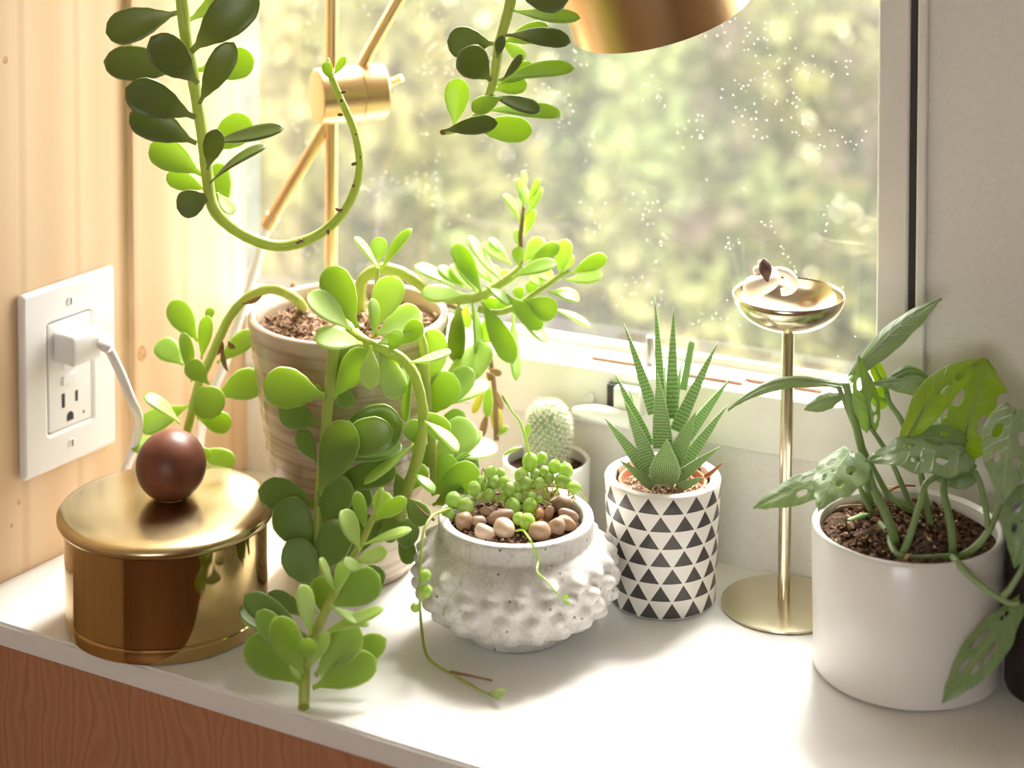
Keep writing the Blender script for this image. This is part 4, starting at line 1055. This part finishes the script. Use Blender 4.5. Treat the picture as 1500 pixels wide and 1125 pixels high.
# ---- branch hanging on the right of the pot
sG = stem(big, [(585, 460, SY(585, 455, zs)), (600, 472, 1.288), (612, 485, 1.276), (620, 505, 1.274), (622, 530, 1.276), (624, 560, 1.280), (628, 600, 1.284), (632, 640, 1.290), (635, 680, 1.294), (636, 720, 1.297)], (7, 6), 'jade_stem', n=8)
LG = [(624, 576, 640, 482, 42, 0, 4, 'jade_pale', 15), (626, 612, 664, 547, 44, -4, 0, 'jade', 10), (630, 606, 692, 540, 36, 10, 14, 'jade_pale'), (632, 590, 716, 502, 40, 20, 22, 'jade_pale'), (634, 600, 716, 560, 24, 26, 20, 'jade_pale'), (634, 668, 696, 622, 46, 4, 8, 'jade_pale', 10), (640, 690, 706, 632, 20, 12, 14, 'jade'),
      (636, 640, 680, 604, 28, 16, 16, 'jade'), (632, 724, 703, 690, 44, -2, -2, 'jade', -10), (634, 740, 680, 716, 28, -4, -3, 'jade_dark'), (634, 716, 664, 668, 36, 4, 2, 'jade'), (640, 676, 702, 684, 30, 10, 12, 'jade_dark'), (634, 690, 612, 650, 24, 8, 4, 'jade_dark'), (636, 650, 650, 700, 26, 12, 8, 'jade_dark'), (640, 670, 728, 652, 28, 18, 18, 'jade_pale')]
for d in LG: jleaf(sG, d, 1.292)
# ---- withered runner behind, next to the window
sH = stem(big, [(655, 445, 1.352), (690, 462, 1.360), (712, 500, 1.366), (722, 550, 1.368), (726, 600, 1.368), (727, 645, 1.366)], (4, 4), 'twig', n=7)
for d in ((712, 560, 693, 606, 10, -4, -4, 'yellow', 30), (716, 555, 714, 612, 13, -6, -4, 'jade', 30), (722, 572, 730, 634, 16, 2, 0, 'yellow', 20), (724, 565, 736, 600, 9, 0, 0, 'dry', 30), (716, 600, 706, 640, 9, -4, 0, 'dry', 30), (727, 640, 745, 625, 8, -2, 0, 'jade', 30), (715, 540, 735, 548, 10, -6, -4, 'dry', 10), (712, 545, 722, 556, 10, -6, -3, 'dry', 10)):
    jleaf(sH, d, 1.367)

# ================================================================== LOOSE CUTTING PROPPED AGAINST THE PLANT
q0 = S(445, 1040, .0035)
cut = thing('succulent_cutting', S(445, 1040), 'leafy succulent cutting standing on its cut end at the worktop edge', 'plant cutting')
def CY(v): return 1.163 + (1040 - v) / 285 * .045
cs = stem(cut, [(445, 1036, SY(445, 1040, .0035) + .001), (446, 1000, CY(1000)), (449, 968, CY(968)), (456, 940, CY(940)), (467, 915, CY(915)), (479, 891, CY(891)), (490, 869, CY(869)), (501, 848, CY(848)), (515, 820, CY(820)), (529, 796, CY(796)), (540, 772, CY(772)), (549, 754, CY(754))], (8.5, 4.5), 'jade_stem', n=10)
LCUT = [(442, 1003, 361, 936, 52, 4, 8, 'jade', 8), (444, 988, 402, 904, 41, -4, -4, 'jade', 8), (440, 968, 377, 895, 32, 4, 8, 'jade', 15), (450, 934, 358, 872, 35, 8, 12, 'jade_dark', 10), (445, 930, 352, 890, 32, 14, 14, 'jade_dark'), (455, 905, 393, 868, 22, 16, 14, 'jade_dark'), (455, 930, 440, 856, 25, -7, -6, 'jade_pale', 15),
        (468, 900, 449, 878, 7, -8, -6, 'jade_pale'), (474, 902, 471, 843, 35, 4, 6, 'jade', 8), (492, 866, 468, 818, 9, -3, -4, 'jade_pale'), (491, 870, 508, 822, 20, -2, 2, 'jade_pale', 30), (485, 890, 556, 842, 48, 5, 8, 'jade', 8), (492, 880, 563, 836, 36, 12, 14, 'jade_dark'), (484, 886, 540, 917, 14, -8, -14, 'jade_pale', -50),
        (466, 931, 563, 892, 15, -6, -8, 'jade_pale', 48), (462, 990, 526, 918, 46, 1, 4, 'jade', 8), (468, 988, 566, 936, 36, 7, 10, 'jade', 15), (458, 1008, 553, 968, 44, 2, 3, 'jade', 12), (451, 962, 449, 935, 26, -9, -12, 'jade', 0), (457, 975, 482, 926, 17, -5, -2, 'jade_pale', 20), (446, 1000, 424, 972, 9, 0, -4, 'jade_pale'),
        (527, 806, 499, 748, 25, -2, -2, 'jade_pale', 20), (538, 780, 521, 720, 18, 0, 0, 'jade', 30), (549, 760, 570, 722, 30, 2, 3, 'jade_pale', 5), (549, 762, 596, 731, 21, -3, -5, 'jade', 15), (550, 756, 561, 714, 6, -5, -3, 'jade'), (532, 798, 603, 776, 11, -4, -10, 'jade_pale', 50), (520, 824, 568, 810, 20, -4, -8, 'jade_pale', 20), (534, 832, 503, 823, 17, -8, -8, 'jade_pale', 20)]
for d in LCUT: jleaf(cs, d, CY((d[1] + 0)), 'jade', minz=.002)

# ================================================================== HANGING PLANTER (above the picture) WITH TWO TRAILING STEMS
hp = Vector((-.075, 1.275, .560))
hang = thing('hanging_planter', hp, 'trailing succulent stems with fleshy leaves dangling from a hanging planter', 'hanging plant')
lathe('pot', [(0, 0), (.045, 0), (.050, .003), (.066, .085), (.068, .090), (.065, .090), (.062, .084), (.047, .01), (0, .01)], upright(hp), M['ceramic'], hang, n=56)
soil(hang, hp, .060, hp.z + .078, M['soil'])
for k_ in range(3):
    a = k_ * 2.094 + .5
    tube('cord', [hp + Vector((.066 * math.cos(a), .066 * math.sin(a), .088)), hp + Vector((0, 0, .40)), Vector((hp.x, hp.y, CEIL_Z - .0005))], .0016, M['rope'], hang, n=6)
HY = 1.285
s1_ = [hp + Vector((-.03, 0, .080)), hp + Vector((-.055, .002, .102)), hp + Vector((-.088, .005, .085)), hp + Vector((-.108, .008, .0))]
ptsH = [(262, -60), (264, -20), (266, 0), (272, 50), (281, 100), (289, 150), (297, 200), (303, 250), (308, 288), (317, 311), (340, 333), (370, 350), (405, 360), (440, 355), (475, 338), (505, 308), (522, 272), (527, 236), (520, 195), (508, 165), (497, 140), (487, 117), (481, 102)]
pH = s1_ + [P(u, v, HY) for u, v in ptsH]
rH = [8 * px(HY)] * 4 + [(9.5 - 5 * max(0, (i - 8)) / 14) * px(HY) if i > 8 else 9 * px(HY) for i in range(len(ptsH))]
sI = tube('stem', pH, rH, M['jade_stem'], hang, 10, 4, .04)
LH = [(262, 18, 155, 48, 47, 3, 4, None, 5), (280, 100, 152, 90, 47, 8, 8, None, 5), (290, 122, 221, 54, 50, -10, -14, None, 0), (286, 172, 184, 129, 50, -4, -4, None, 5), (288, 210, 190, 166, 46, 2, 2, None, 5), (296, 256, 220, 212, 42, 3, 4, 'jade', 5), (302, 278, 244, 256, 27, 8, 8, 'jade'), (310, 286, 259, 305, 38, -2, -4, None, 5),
      (274, 32, 372, -18, 34, 6, 8, 'jade'), (280, 76, 376, -14, 58, -4, -6, None, 5), (288, 103, 373, 88, 44, 6, 8, 'jade', 5), (292, 152, 343, 62, 37, -5, -6, None, 10), (304, 248, 318, 189, 29, -10, -12, 'hang_leaf_shaded', 0), (303, 222, 367, 174, 44, 6, 8, 'jade', 5), (304, 210, 416, 188, 20, -4, -6, None, 45), (308, 268, 391, 214, 11, -3, -4, None, 66), (330, 316, 318, 238, 31, 5, 6, 'jade', 15), (318, 282, 341, 314, 18, -6, -6, 'jade_pale', 20),
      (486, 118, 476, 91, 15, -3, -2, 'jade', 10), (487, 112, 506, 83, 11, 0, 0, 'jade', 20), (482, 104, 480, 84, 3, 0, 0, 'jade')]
for d in LH: jleaf(sI, d, HY, 'hang_leaf_shaded')
for i in range(12):
    k_ = 13 + i * .7; u, v = ptsH[min(int(k_), 21)]
    q = P(u + random.uniform(-7, 7), v + random.uniform(-6, 6), HY - .002)
    leaf(sI, q, q + Vector((random.uniform(-.004, .004), -.001, random.uniform(-.004, .003))), .0022, M['twig'], 0, .1, .3, .0006, DISC, 'leaf_scar', rings=6, nk=6)
HY2 = 1.262
s2_ = [hp + Vector((.03, -.01, .080)), hp + Vector((.060, -.012, .102)), hp + Vector((.082, -.013, .080)), hp + Vector((.080, -.013, .0))]
ptsT = [(758, -60), (752, -20), (746, 10), (738, 40), (731, 66), (726, 100), (721, 125), (714, 145), (704, 163), (690, 176), (672, 188), (652, 194)]
sJ = tube('stem', s2_ + [P(u, v, HY2) for u, v in ptsT], [7 * px(HY2)] * 4 + [(9 - 4.5 * i / 11) * px(HY2) for i in range(12)], M['jade_stem'], hang, 10, 4, .04)
LTt = [(724, 64, 655, 61, 43, 4, 4, 'hang_leaf_shaded', 5), (719, 118, 675, 74, 46, -6, -8, 'hang_leaf_shaded', 5), (666, 186, 672, 114, 34, 2, 4, 'jade', 10), (748, 15, 850, 27, 19, -4, -8, None, 45), (744, -25, 834, -2, 52, -8, -10, 'hang_leaf_shaded', 0), (740, 52, 836, 62, 26, -6, -10, 'hang_leaf_shaded', 40), (736, 62, 806, 42, 30, 6, 8, 'jade'), (730, 118, 842, 101, 22, -2, -4, None, 45),
       (728, 125, 781, 94, 24, 6, 8, 'jade'), (722, 132, 772, 122, 24, 4, 4, 'jade'), (718, 140, 792, 163, 21, -4, -6, 'hang_leaf_shaded', 40), (736, 142, 691, 162, 25, -6, -8, 'jade', 15), (708, 162, 824, 168, 21, 2, 4, 'jade', 40), (648, 192, 729, 180, 25, -6, -6, 'hang_leaf_shaded', 20), (684, 184, 780, 192, 36, 0, 2, 'jade', 10), (735, 118, 765, 80, 11, -6, -4, 'hang_leaf_shaded'), (735, 60, 770, 86, 18, 5, 6, 'jade_pale'), (728, 85, 736, 52, 14, -4, -4, 'hang_leaf_shaded')]
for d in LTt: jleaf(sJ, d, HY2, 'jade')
leaf(sJ, P(654, 194, HY2 - .001), P(644, 193, HY2 - .002), .004, M['dry'], 0, 0, .3, .001, DISC, 'dry_tip', rings=6, nk=6)

# ================================================================== SWISS CHEESE PLANT IN THE LARGE WHITE POT
c = S(1328, 976); sc = c.y / FPX; mc = c.copy()
mon = thing('swiss_cheese_plant', c, 'swiss cheese plant with holed leaves in a large white cylinder pot', 'potted plant')
zt = (976 - 757) * sc; r1 = 143 * sc
lathe('pot', pot_profile(r1 - .0015, r1, zt, .0048, .002), upright(c), M['ceramic'], mon, n=112)
zs = zt - .009
soil(mon, c, r1 - .0048, zs, M['soil'], .006, seedv=7, dome=.002)
crumbs(mon, c, r1 - .006, zs, 1500, .0008, .0026, M['crumb'], dome=.002)
crumbs(mon, c, r1 - .008, zs + .001, 170, .0009, .0022, M['gritcrumb'], 'soil_grit', dome=.002)
HEART = ((0, .30), (.05, .62), (.13, .90), (.26, 1.0), (.42, .97), (.60, .76), (.76, .48), (.90, .19), (1, .01))
NARROW = ((0, .25), (.1, .55), (.3, .95), (.5, 1.0), (.7, .8), (.87, .42), (1, .01))
def mleaf(parent, b, t, w, holes=(), fold=.25, bend=.06, mat='monstera', roll=0.0, prof=HEART, wave=.05, side=0.0, ns=40, nx=28, twist=0.0):
    b, t = Vector(b), Vector(t); ax = t - b; L = ax.length; y = ax.normalized()
    view = ((b + t) / 2 - CAM).normalized(); n = -(view - y * view.dot(y)).normalized(); x = y.cross(n)
    if (Quaternion(y, R(-roll)) @ n).z > (Quaternion(y, R(roll)) @ n).z: roll = -roll
    q = Quaternion(y, R(roll)); n = q @ n; x = q @ x; w = w / max(.5, math.cos(R(roll)))
    def surf(s, a):
        s = min(max(s, 0), 1); hw = interp(prof, s) * w / 2
        lobe = -.06 * L * abs(a) ** 1.5 * max(0, 1 - s * 5)
        X = a * hw * math.cos(fold * .9); Z = -abs(a) * hw * math.sin(fold) if fold > 0 else abs(a) * hw * math.sin(-fold)
        Z += bend * L * 4 * s * (1 - s) + wave * w * .3 * math.sin(s * 21 + a * 2) * abs(a) + twist * a * hw * (s - .5) - .0012 * math.cos(a * math.pi * .5) ** 12
        return Vector((X + side * L * math.sin(s * math.pi), s * L + lobe, Z))
    def hq(s, a):
        best = 9; bi = None
        for h in holes:
            ds, da = s - h[0], a - h[1]; an = R(h[4]) if len(h) > 4 else 0
            sc_ = w / 2 / L
            p_, r_ = ds, da * sc_
            p2 = p_ * math.cos(an) + r_ * math.sin(an); r2 = -p_ * math.sin(an) + r_ * math.cos(an)
            k = math.hypot(p2 / h[2], r2 / (h[3] * sc_))
            if k < best: best = k; bi = h
        return best, bi
    par = [[(i / ns, -1 + 2 * j / nx) for j in range(nx + 1)] for i in range(ns + 1)]
    inside = {(i, j): hq(*par[i][j]) for i in range(ns + 1) for j in range(nx + 1)}
    keep = []
    used = set()
    for i in range(ns):
        for j in range(nx):
            cs_ = ((i, j), (i, j + 1), (i + 1, j + 1), (i + 1, j))
            if sum(inside[c_][0] < 1 for c_ in cs_) >= 3: continue
            keep.append(cs_); used.update(cs_)
    idx, V, UVs = {}, [], []
    for key in used:
        s, a = par[key[0]][key[1]]; k, h = inside[key]
        if k < 1 and k > 1e-4:
            s = h[0] + (s - h[0]) / k; a = h[1] + (a - h[1]) / k
        idx[key] = len(V); V.append(surf(s, a)); UVs.append((a * .5 + .5, s))
    o = mobj('leaf', V, [tuple(idx[c_] for c_ in cs_) for cs_ in keep], M[mat], uv=UVs)
    o.matrix_basis = Matrix(((x.x, y.x, n.x, b.x), (x.y, y.y, n.y, b.y), (x.z, y.z, n.z, b.z), (0, 0, 0, 1)))
    sm = o.modifiers.new('thickness', 'SOLIDIFY'); sm.thickness = .0005; sm.offset = 0
    o.parent = parent
    if parent.type == 'EMPTY': o.matrix_parent_inverse = Matrix.Translation(-Vector(parent.location))
    # midrib under the blade
    v, f = tube_geo([surf(i / 14, 0) + Vector((0, 0, -.0004)) for i in range(15)], [.0010 * (1 - i / 16) for i in range(15)], 6)
    rbm = mobj('midrib', v, f, M['petiole']); rbm.parent = o
    return o
def ms(pts, r=(4.5, 3.5), n=8): return stem(mon, pts, r, 'petiole', 'petiole', n, .03)
Ys = mc.y
main = ms([(1312, 800, SY(1312, 800, zs)), (1306, 775, 1.190), (1294, 745, 1.193), (1278, 712, 1.200), (1266, 672, 1.208), (1256, 632, 1.216), (1246, 592, 1.222), (1239, 562, 1.226)], (7.5, 5.5), 10)
ms([(1345, 752, SY(1345, 752, zs)), (1320, 740, 1.215), (1300, 722, 1.216), (1284, 695, 1.217), (1266, 660, 1.219), (1252, 625, 1.222), (1236, 585, 1.226), (1228, 566, 1.228)], (5, 3.5))
pA = ms([(1278, 752, SY(1278, 752, zs)), (1266, 728, 1.205), (1256, 706, 1.198), (1244, 690, 1.192)], (4.5, 3.5))
pB = ms([(1276, 740, SY(1276, 745, zs)), (1270, 715, 1.196), (1258, 690, 1.190), (1246, 672, 1.186)], (4.5, 3.5))
pC = ms([(1364, 775, SY(1364, 775, zs)), (1350, 700, 1.215), (1336, 650, 1.224), (1318, 612, 1.229), (1304, 592, 1.232), (1298, 574, 1.233)], (5, 3.5))
pD = ms([(1338, 752, SY(1338, 752, zs)), (1322, 712, 1.214), (1304, 672, 1.216), (1288, 645, 1.217), (1275, 626, 1.216)], (4.5, 3.5))
cr = ms([(1285, 765, SY(1285, 762, zs + .003)), (1300, 780, SY(1300, 778, zs + .004)), (1306, 800, SY(1306, 798, zs + .004)), (1318, 816, SY(1318, 812, zs + .004)), (1350, 818, SY(1350, 814, zs + .003)), (1394, 815, SY(1394, 812, zs + .004))], (5.5, 5), 8)
pE = ms([(1322, 812, SY(1322, 810, zs + .003)), (1333, 785, 1.178), (1347, 740, 1.183), (1357, 708, 1.188), (1385, 690, 1.192), (1408, 660, 1.192)], (6, 4))
pF = ms([(1396, 815, SY(1396, 811, zs + .003)), (1394, 780, 1.176), (1388, 745, 1.182), (1382, 712, 1.190), (1395, 675, 1.200), (1410, 645, 1.206)], (6, 5))
pG = ms([(1404, 818, SY(1404, 814, zs + .003)), (1428, 802, 1.172), (1448, 778, 1.172), (1462, 745, 1.175), (1478, 680, 1.178), (1486, 600, 1.180)], (6, 4))
pH_ = ms([(1448, 778, 1.172), (1444, 745, 1.176), (1436, 708, 1.182), (1428, 690, 1.186)], (5, 4))
pI = ms([(1395, 816, SY(1395, 812, zs + .003)), (1402, 824, 1.156), (1430, 852, 1.150), (1462, 875, 1.146), (1482, 884, 1.144), (1494, 882, 1.142)], (6, 4))
pJ = ms([(1466, 876, 1.146), (1480, 862, 1.146), (1500, 825, 1.148), (1512, 760, 1.152), (1512, 722, 1.156)], (5, 3.5))
H1 = ((.26, .45, .085, .17, 20), (.30, -.42, .08, .14, -18), (.52, .40, .07, .13, 18), (.55, -.38, .06, .12, -18), (.42, .12, .025, .06), (.48, -.14, .022, .05))
H2 = ((.22, .5, .10, .22, 14), (.45, .46, .09, .20, 14), (.28, -.5, .09, .2, -14), (.52, -.45, .07, .16, -14), (.66, .35, .05, .13, 10))
mleaf(main, P(1250, 548, 1.228), P(1379, 437, 1.232), .0150, (), .5, .10, 'monstera_sheen', 35, NARROW)
mleaf(main, P(1248, 556, 1.229), P(1330, 478, 1.236), .0080, (), .4, .06, 'monstera_bright', 30, NARROW)
mleaf(main, P(1232, 566, 1.228), P(1066, 600, 1.236), .0075, (), .4, .10, 'monstera_sheen', 45, NARROW, side=.10)
mleaf(pD, P(1276, 628, 1.216), P(1258, 520, 1.216), 44 * px(1.216), ((.30, .5, .10, .22), (.62, -.45, .09, .25), (.12, .55, .05, .2)), .5, .04, 'monstera', 12)
mleaf(pC, P(1298, 572, 1.233), P(1272, 514, 1.238), 21 * px(1.23), (), .3, .05, 'monstera_bright', 20, NARROW)
mleaf(pC, P(1368, 563, 1.236), P(1276, 562, 1.228), 32 * px(1.23), (), .35, .06, 'monstera_sheen', 40)
mleaf(pC, P(1300, 560, 1.233), P(1368, 562, 1.242), 14 * px(1.23), (), .4, .22, 'monstera', 40, NARROW, side=-.16)
mleaf(pC, P(1301, 587, 1.232), P(1268, 574, 1.236), 32 * px(1.23), (), .2, .05, 'monstera_bright', 5)
mleaf(pF, P(1326, 648, 1.204), P(1443, 524, 1.222), 50 * px(1.21), ((.55, .35, .06, .25, 6), (.72, .3, .05, .25, 6)), .35, .10, 'monstera_bright', 10, NARROW, .10, side=-.08)
mleaf(pF, P(1404, 668, 1.208), P(1446, 526, 1.224), 118 * px(1.21), ((.36, .45, .11, .20, -25), (.55, -.55, .10, .22, 15), (.40, -1.0, .10, .35, 10), (.62, 1.0, .14, .42, -15)), .45, .03, 'monstera_bright', 10, ((0, .2), (.15, .6), (.35, .95), (.55, 1.0), (.75, .72), (.9, .34), (1, .02)), .14)
mleaf(pE, P(1414, 660, 1.196), P(1268, 674, 1.178), 64 * px(1.18), H1, .22, .06, 'monstera_sheen', 50, HEART, .10)
mleaf(pE, P(1412, 652, 1.200), P(1330, 634, 1.208), 54 * px(1.2), ((.35, .4, .08, .2),), .5, .10, 'monstera', 10)
mleaf(pH_, P(1428, 690, 1.188), P(1362, 700, 1.196), 44 * px(1.2), (), .3, .06, 'monstera', 15)
mleaf(pG, P(1486, 598, 1.180), P(1468, 740, 1.160), 88 * px(1.17), H1, .24, .06, 'monstera_sheen', 25, HEART, .08)
mleaf(pB, P(1246, 660, 1.190), P(1198, 748, 1.164), 78 * px(1.18), H1, .45, .10, 'monstera_sheen', 30, HEART, .10)
mleaf(pA, P(1246, 690, 1.193), P(1103, 744, 1.200), 42 * px(1.19), ((.4, .4, .07, .2), (.5, -.4, .06, .2)), .30, .06, 'monstera_sheen', 40, NARROW, .08)
mleaf(pA, P(1238, 690, 1.205), P(1205, 734, 1.212), 18 * px(1.2), (), .3, .05, 'monstera_bright', 20, NARROW)
mleaf(pB, P(1240, 690, 1.200), P(1258, 676, 1.204), 18 * px(1.2), (), .3, .05, 'monstera_bright', 10)
mleaf(main, P(1232, 580, 1.226), P(1178, 600, 1.232), 24 * px(1.23), (), .3, .06, 'monstera_sheen', 35, NARROW)
mleaf(pI, P(1492, 884, 1.142), P(1380, 1030, 1.128), 58 * px(1.135), ((.15, .3, .05, .18), (.42, .42, .11, .14, 8), (.45, -.38, .11, .12, -8), (.66, .30, .08, .14, 8), (.62, -.35, .06, .12, -8)), .35, .04, 'monstera', 22, NARROW, .06)
mleaf(pJ, P(1512, 718, 1.156), P(1486, 832, 1.146), 74 * px(1.15), H1, .25, .05, 'monstera', 10)
leaf(mon, P(1440, 530, 1.2205), P(1416, 540, 1.2195), .005, M['dry'], 20, .05, .2, .0003, LANCE, 'dry_edge', rings=7, nk=8)
tube('dry_root', [S(1218, 752, zs + .001), S(1232, 742, zs + .004), S(1262, 740, zs + .003)], [.0009, .0008, .0006], M['twig'], mon, n=6, smooth_sub=4)
tube('dry_root', [S(1297, 722, zs + .012), S(1318, 712, zs + .014), S(1340, 712, zs + .010)], [.0008, .0008, .0006], M['terracotta'], mon, n=6, smooth_sub=4)
tube('cut_stem', [S(1242, 765, zs + .003), S(1262, 757, zs + .003), S(1280, 756, zs + .001)], [.0022, .0022, .0020], M['petiole'], mon, n=8)

# ================================================================== BRASS DESK LAMP
lb = S(484, 742); LY = lb.y
lamp = thing('desk_lamp', lb, 'satin brass desk lamp with a slim pole and tilted arm behind the big pot', 'lamp')
lathe('base', [(0, .0003), (.029, .0003), (.030, .0012), (.030, .006), (.0288, .0074), (0, .0078)], upright(lb), M['brass_satin'], lamp, n=72)
tube('pole', [lb + Vector((0, 0, .0070)), Pa(487, 0, LY), Pa(489, -120, LY)], 9.5 * px(LY), M['brass_satin'], lamp, n=28)
ax_ = Vector((-.925, -.38, 0)).normalized()
cl = Pa(512, 138, LY - .004)
CF = Frame(cl, ax_.cross(Vector((0, 0, 1))), (0, 0, 1), ax_)
rcl = 41 * px(LY)
clp = [(0, -.024), (rcl - .0008, -.024), (rcl, -.0232), (rcl, -.0065), (rcl - .0005, -.006), (rcl, -.0055), (rcl, .0232), (rcl - .0008, .024), (0, .024)]
lathe('clamp', clp, CF, M['brass_satin'], lamp, n=80)
k0 = cl - ax_ * .0238
tube('thumb_screw', [k0, k0 - ax_ * .006], .0042, M['brass_satin'], lamp, n=20)
tube('thumb_screw', [Pa(560, 126, LY + .012), Pa(589, 114, LY + .010)], .0026, M['brass_satin'], lamp, n=16)
AY = LY + .004
arm_lo = Pa(397, 322, AY); arm_hi = Pa(700, -205, AY - .02)
tube('arm', [arm_lo, Pa(528, 100, AY), arm_hi], 9.2 * px(AY), M['brass_satin'], lamp, n=28)
d_ = (Pa(528, 100, AY) - arm_lo).normalized()
tube('arm_tip', [arm_lo - d_ * .006, arm_lo + d_ * .003], 11 * px(AY), M['brass_satin'], lamp, n=24)
# shade
SHY = 1.335
sl_, sr_ = P(839, 58, SHY), P(1101, -22, SHY)
rim_c = (sl_ + sr_) / 2
e1 = (sr_ - sl_).normalized()
vw = (rim_c - CAM).normalized()
upv = P(960, -100, SHY) - P(969, 20, SHY)
n0 = (upv - e1 * upv.dot(e1)).normalized()
toward = -(vw - e1 * vw.dot(e1)).normalized()
axs = (n0 * math.cos(R(12)) + toward * math.sin(R(12))).normalized()
axs = (axs - e1 * axs.dot(e1)).normalized()
rs_ = (sr_ - sl_).length / 2
SF = Frame(rim_c, e1, axs.cross(e1), axs)
lathe('lamp_shade', [(rs_ - .0012, 0), (rs_, 0), (rs_ * .985, .03), (rs_ * .94, .062), (rs_ * .82, .088), (rs_ * .55, .105), (.012, .110), (.012, .108), (rs_ * .54, .103), (rs_ * .80, .086), (rs_ * .925, .061), (rs_ * .97, .03), (rs_ - .0012, 0)], SF, M['brass_satin'], lamp, n=96, ang=50)
tp = SF.pt(0, 0, .112)
tube('shade_arm', [tp, tp + axs * .02, arm_hi + (tp - arm_hi) * .25 + Vector((0, 0, .03)), arm_hi], .0042, M['brass_satin'], lamp, n=16, smooth_sub=5)
bulb = [(.010, .108), (.012, .095), (.022, .075), (.026, .058), (.022, .040), (.010, .031), (0, .029)]
lathe('bulb', bulb, SF, M['plastic'], lamp, n=32, ang=80)
# cord from the arm down to the worktop and across to the plug
pc = OF.pt(.001, .0175 * k, .0)
cord_pts = [arm_lo - d_ * .004, Pa(385, 352, AY), Pa(376, 385, AY), Pa(364, 424, AY - .003), Pa(347, 478, AY - .008), Pa(330, 530, AY - .012), Pa(312, 574, AY - .018), Pa(296, 620, AY - .026), S(285, 735, .0050), S(268, 752, .0042), S(240, 775, .0040), S(215, 790, .0048)]
plug_end = OF.pt(.032, .010, .024)
cord_up = [P(178, 715, 1.362), P(183, 690, 1.358), P(192, 668, 1.350), P(201, 640, 1.342), P(203, 612, 1.334), P(192, 585, 1.324), P(176, 545, 1.318), P(160, 512, 1.312)]
tube('power_cord', cord_pts + cord_up, .0030, M['cord'], lamp, 10, 5)
plugM = M['plastic']
plq = [OF.pt(-.006 * k, .019 * k, .0075), OF.pt(-.004 * k, .019 * k, .020), OF.pt(.004 * k, .0185 * k, .026), OF.pt(.022 * k, .0165 * k, .026)]
box('plug', Frame(OF.pt(-.002 * k, .0195 * k, .0062), OF.a, OF.b, OF.c), (-.0125 * k, -.0095 * k, 0), (.0125 * k, .0095 * k, .019), plugM, lamp, bevel=.0035, seg=4)
tube('plug_neck', [OF.pt(.008 * k, .0185 * k, .018), OF.pt(.018 * k, .0175 * k, .020), P(150, 505, 1.312), P(160, 512, 1.312)], [.0055, .0045, .0035, .0032], plugM, lamp, n=14)
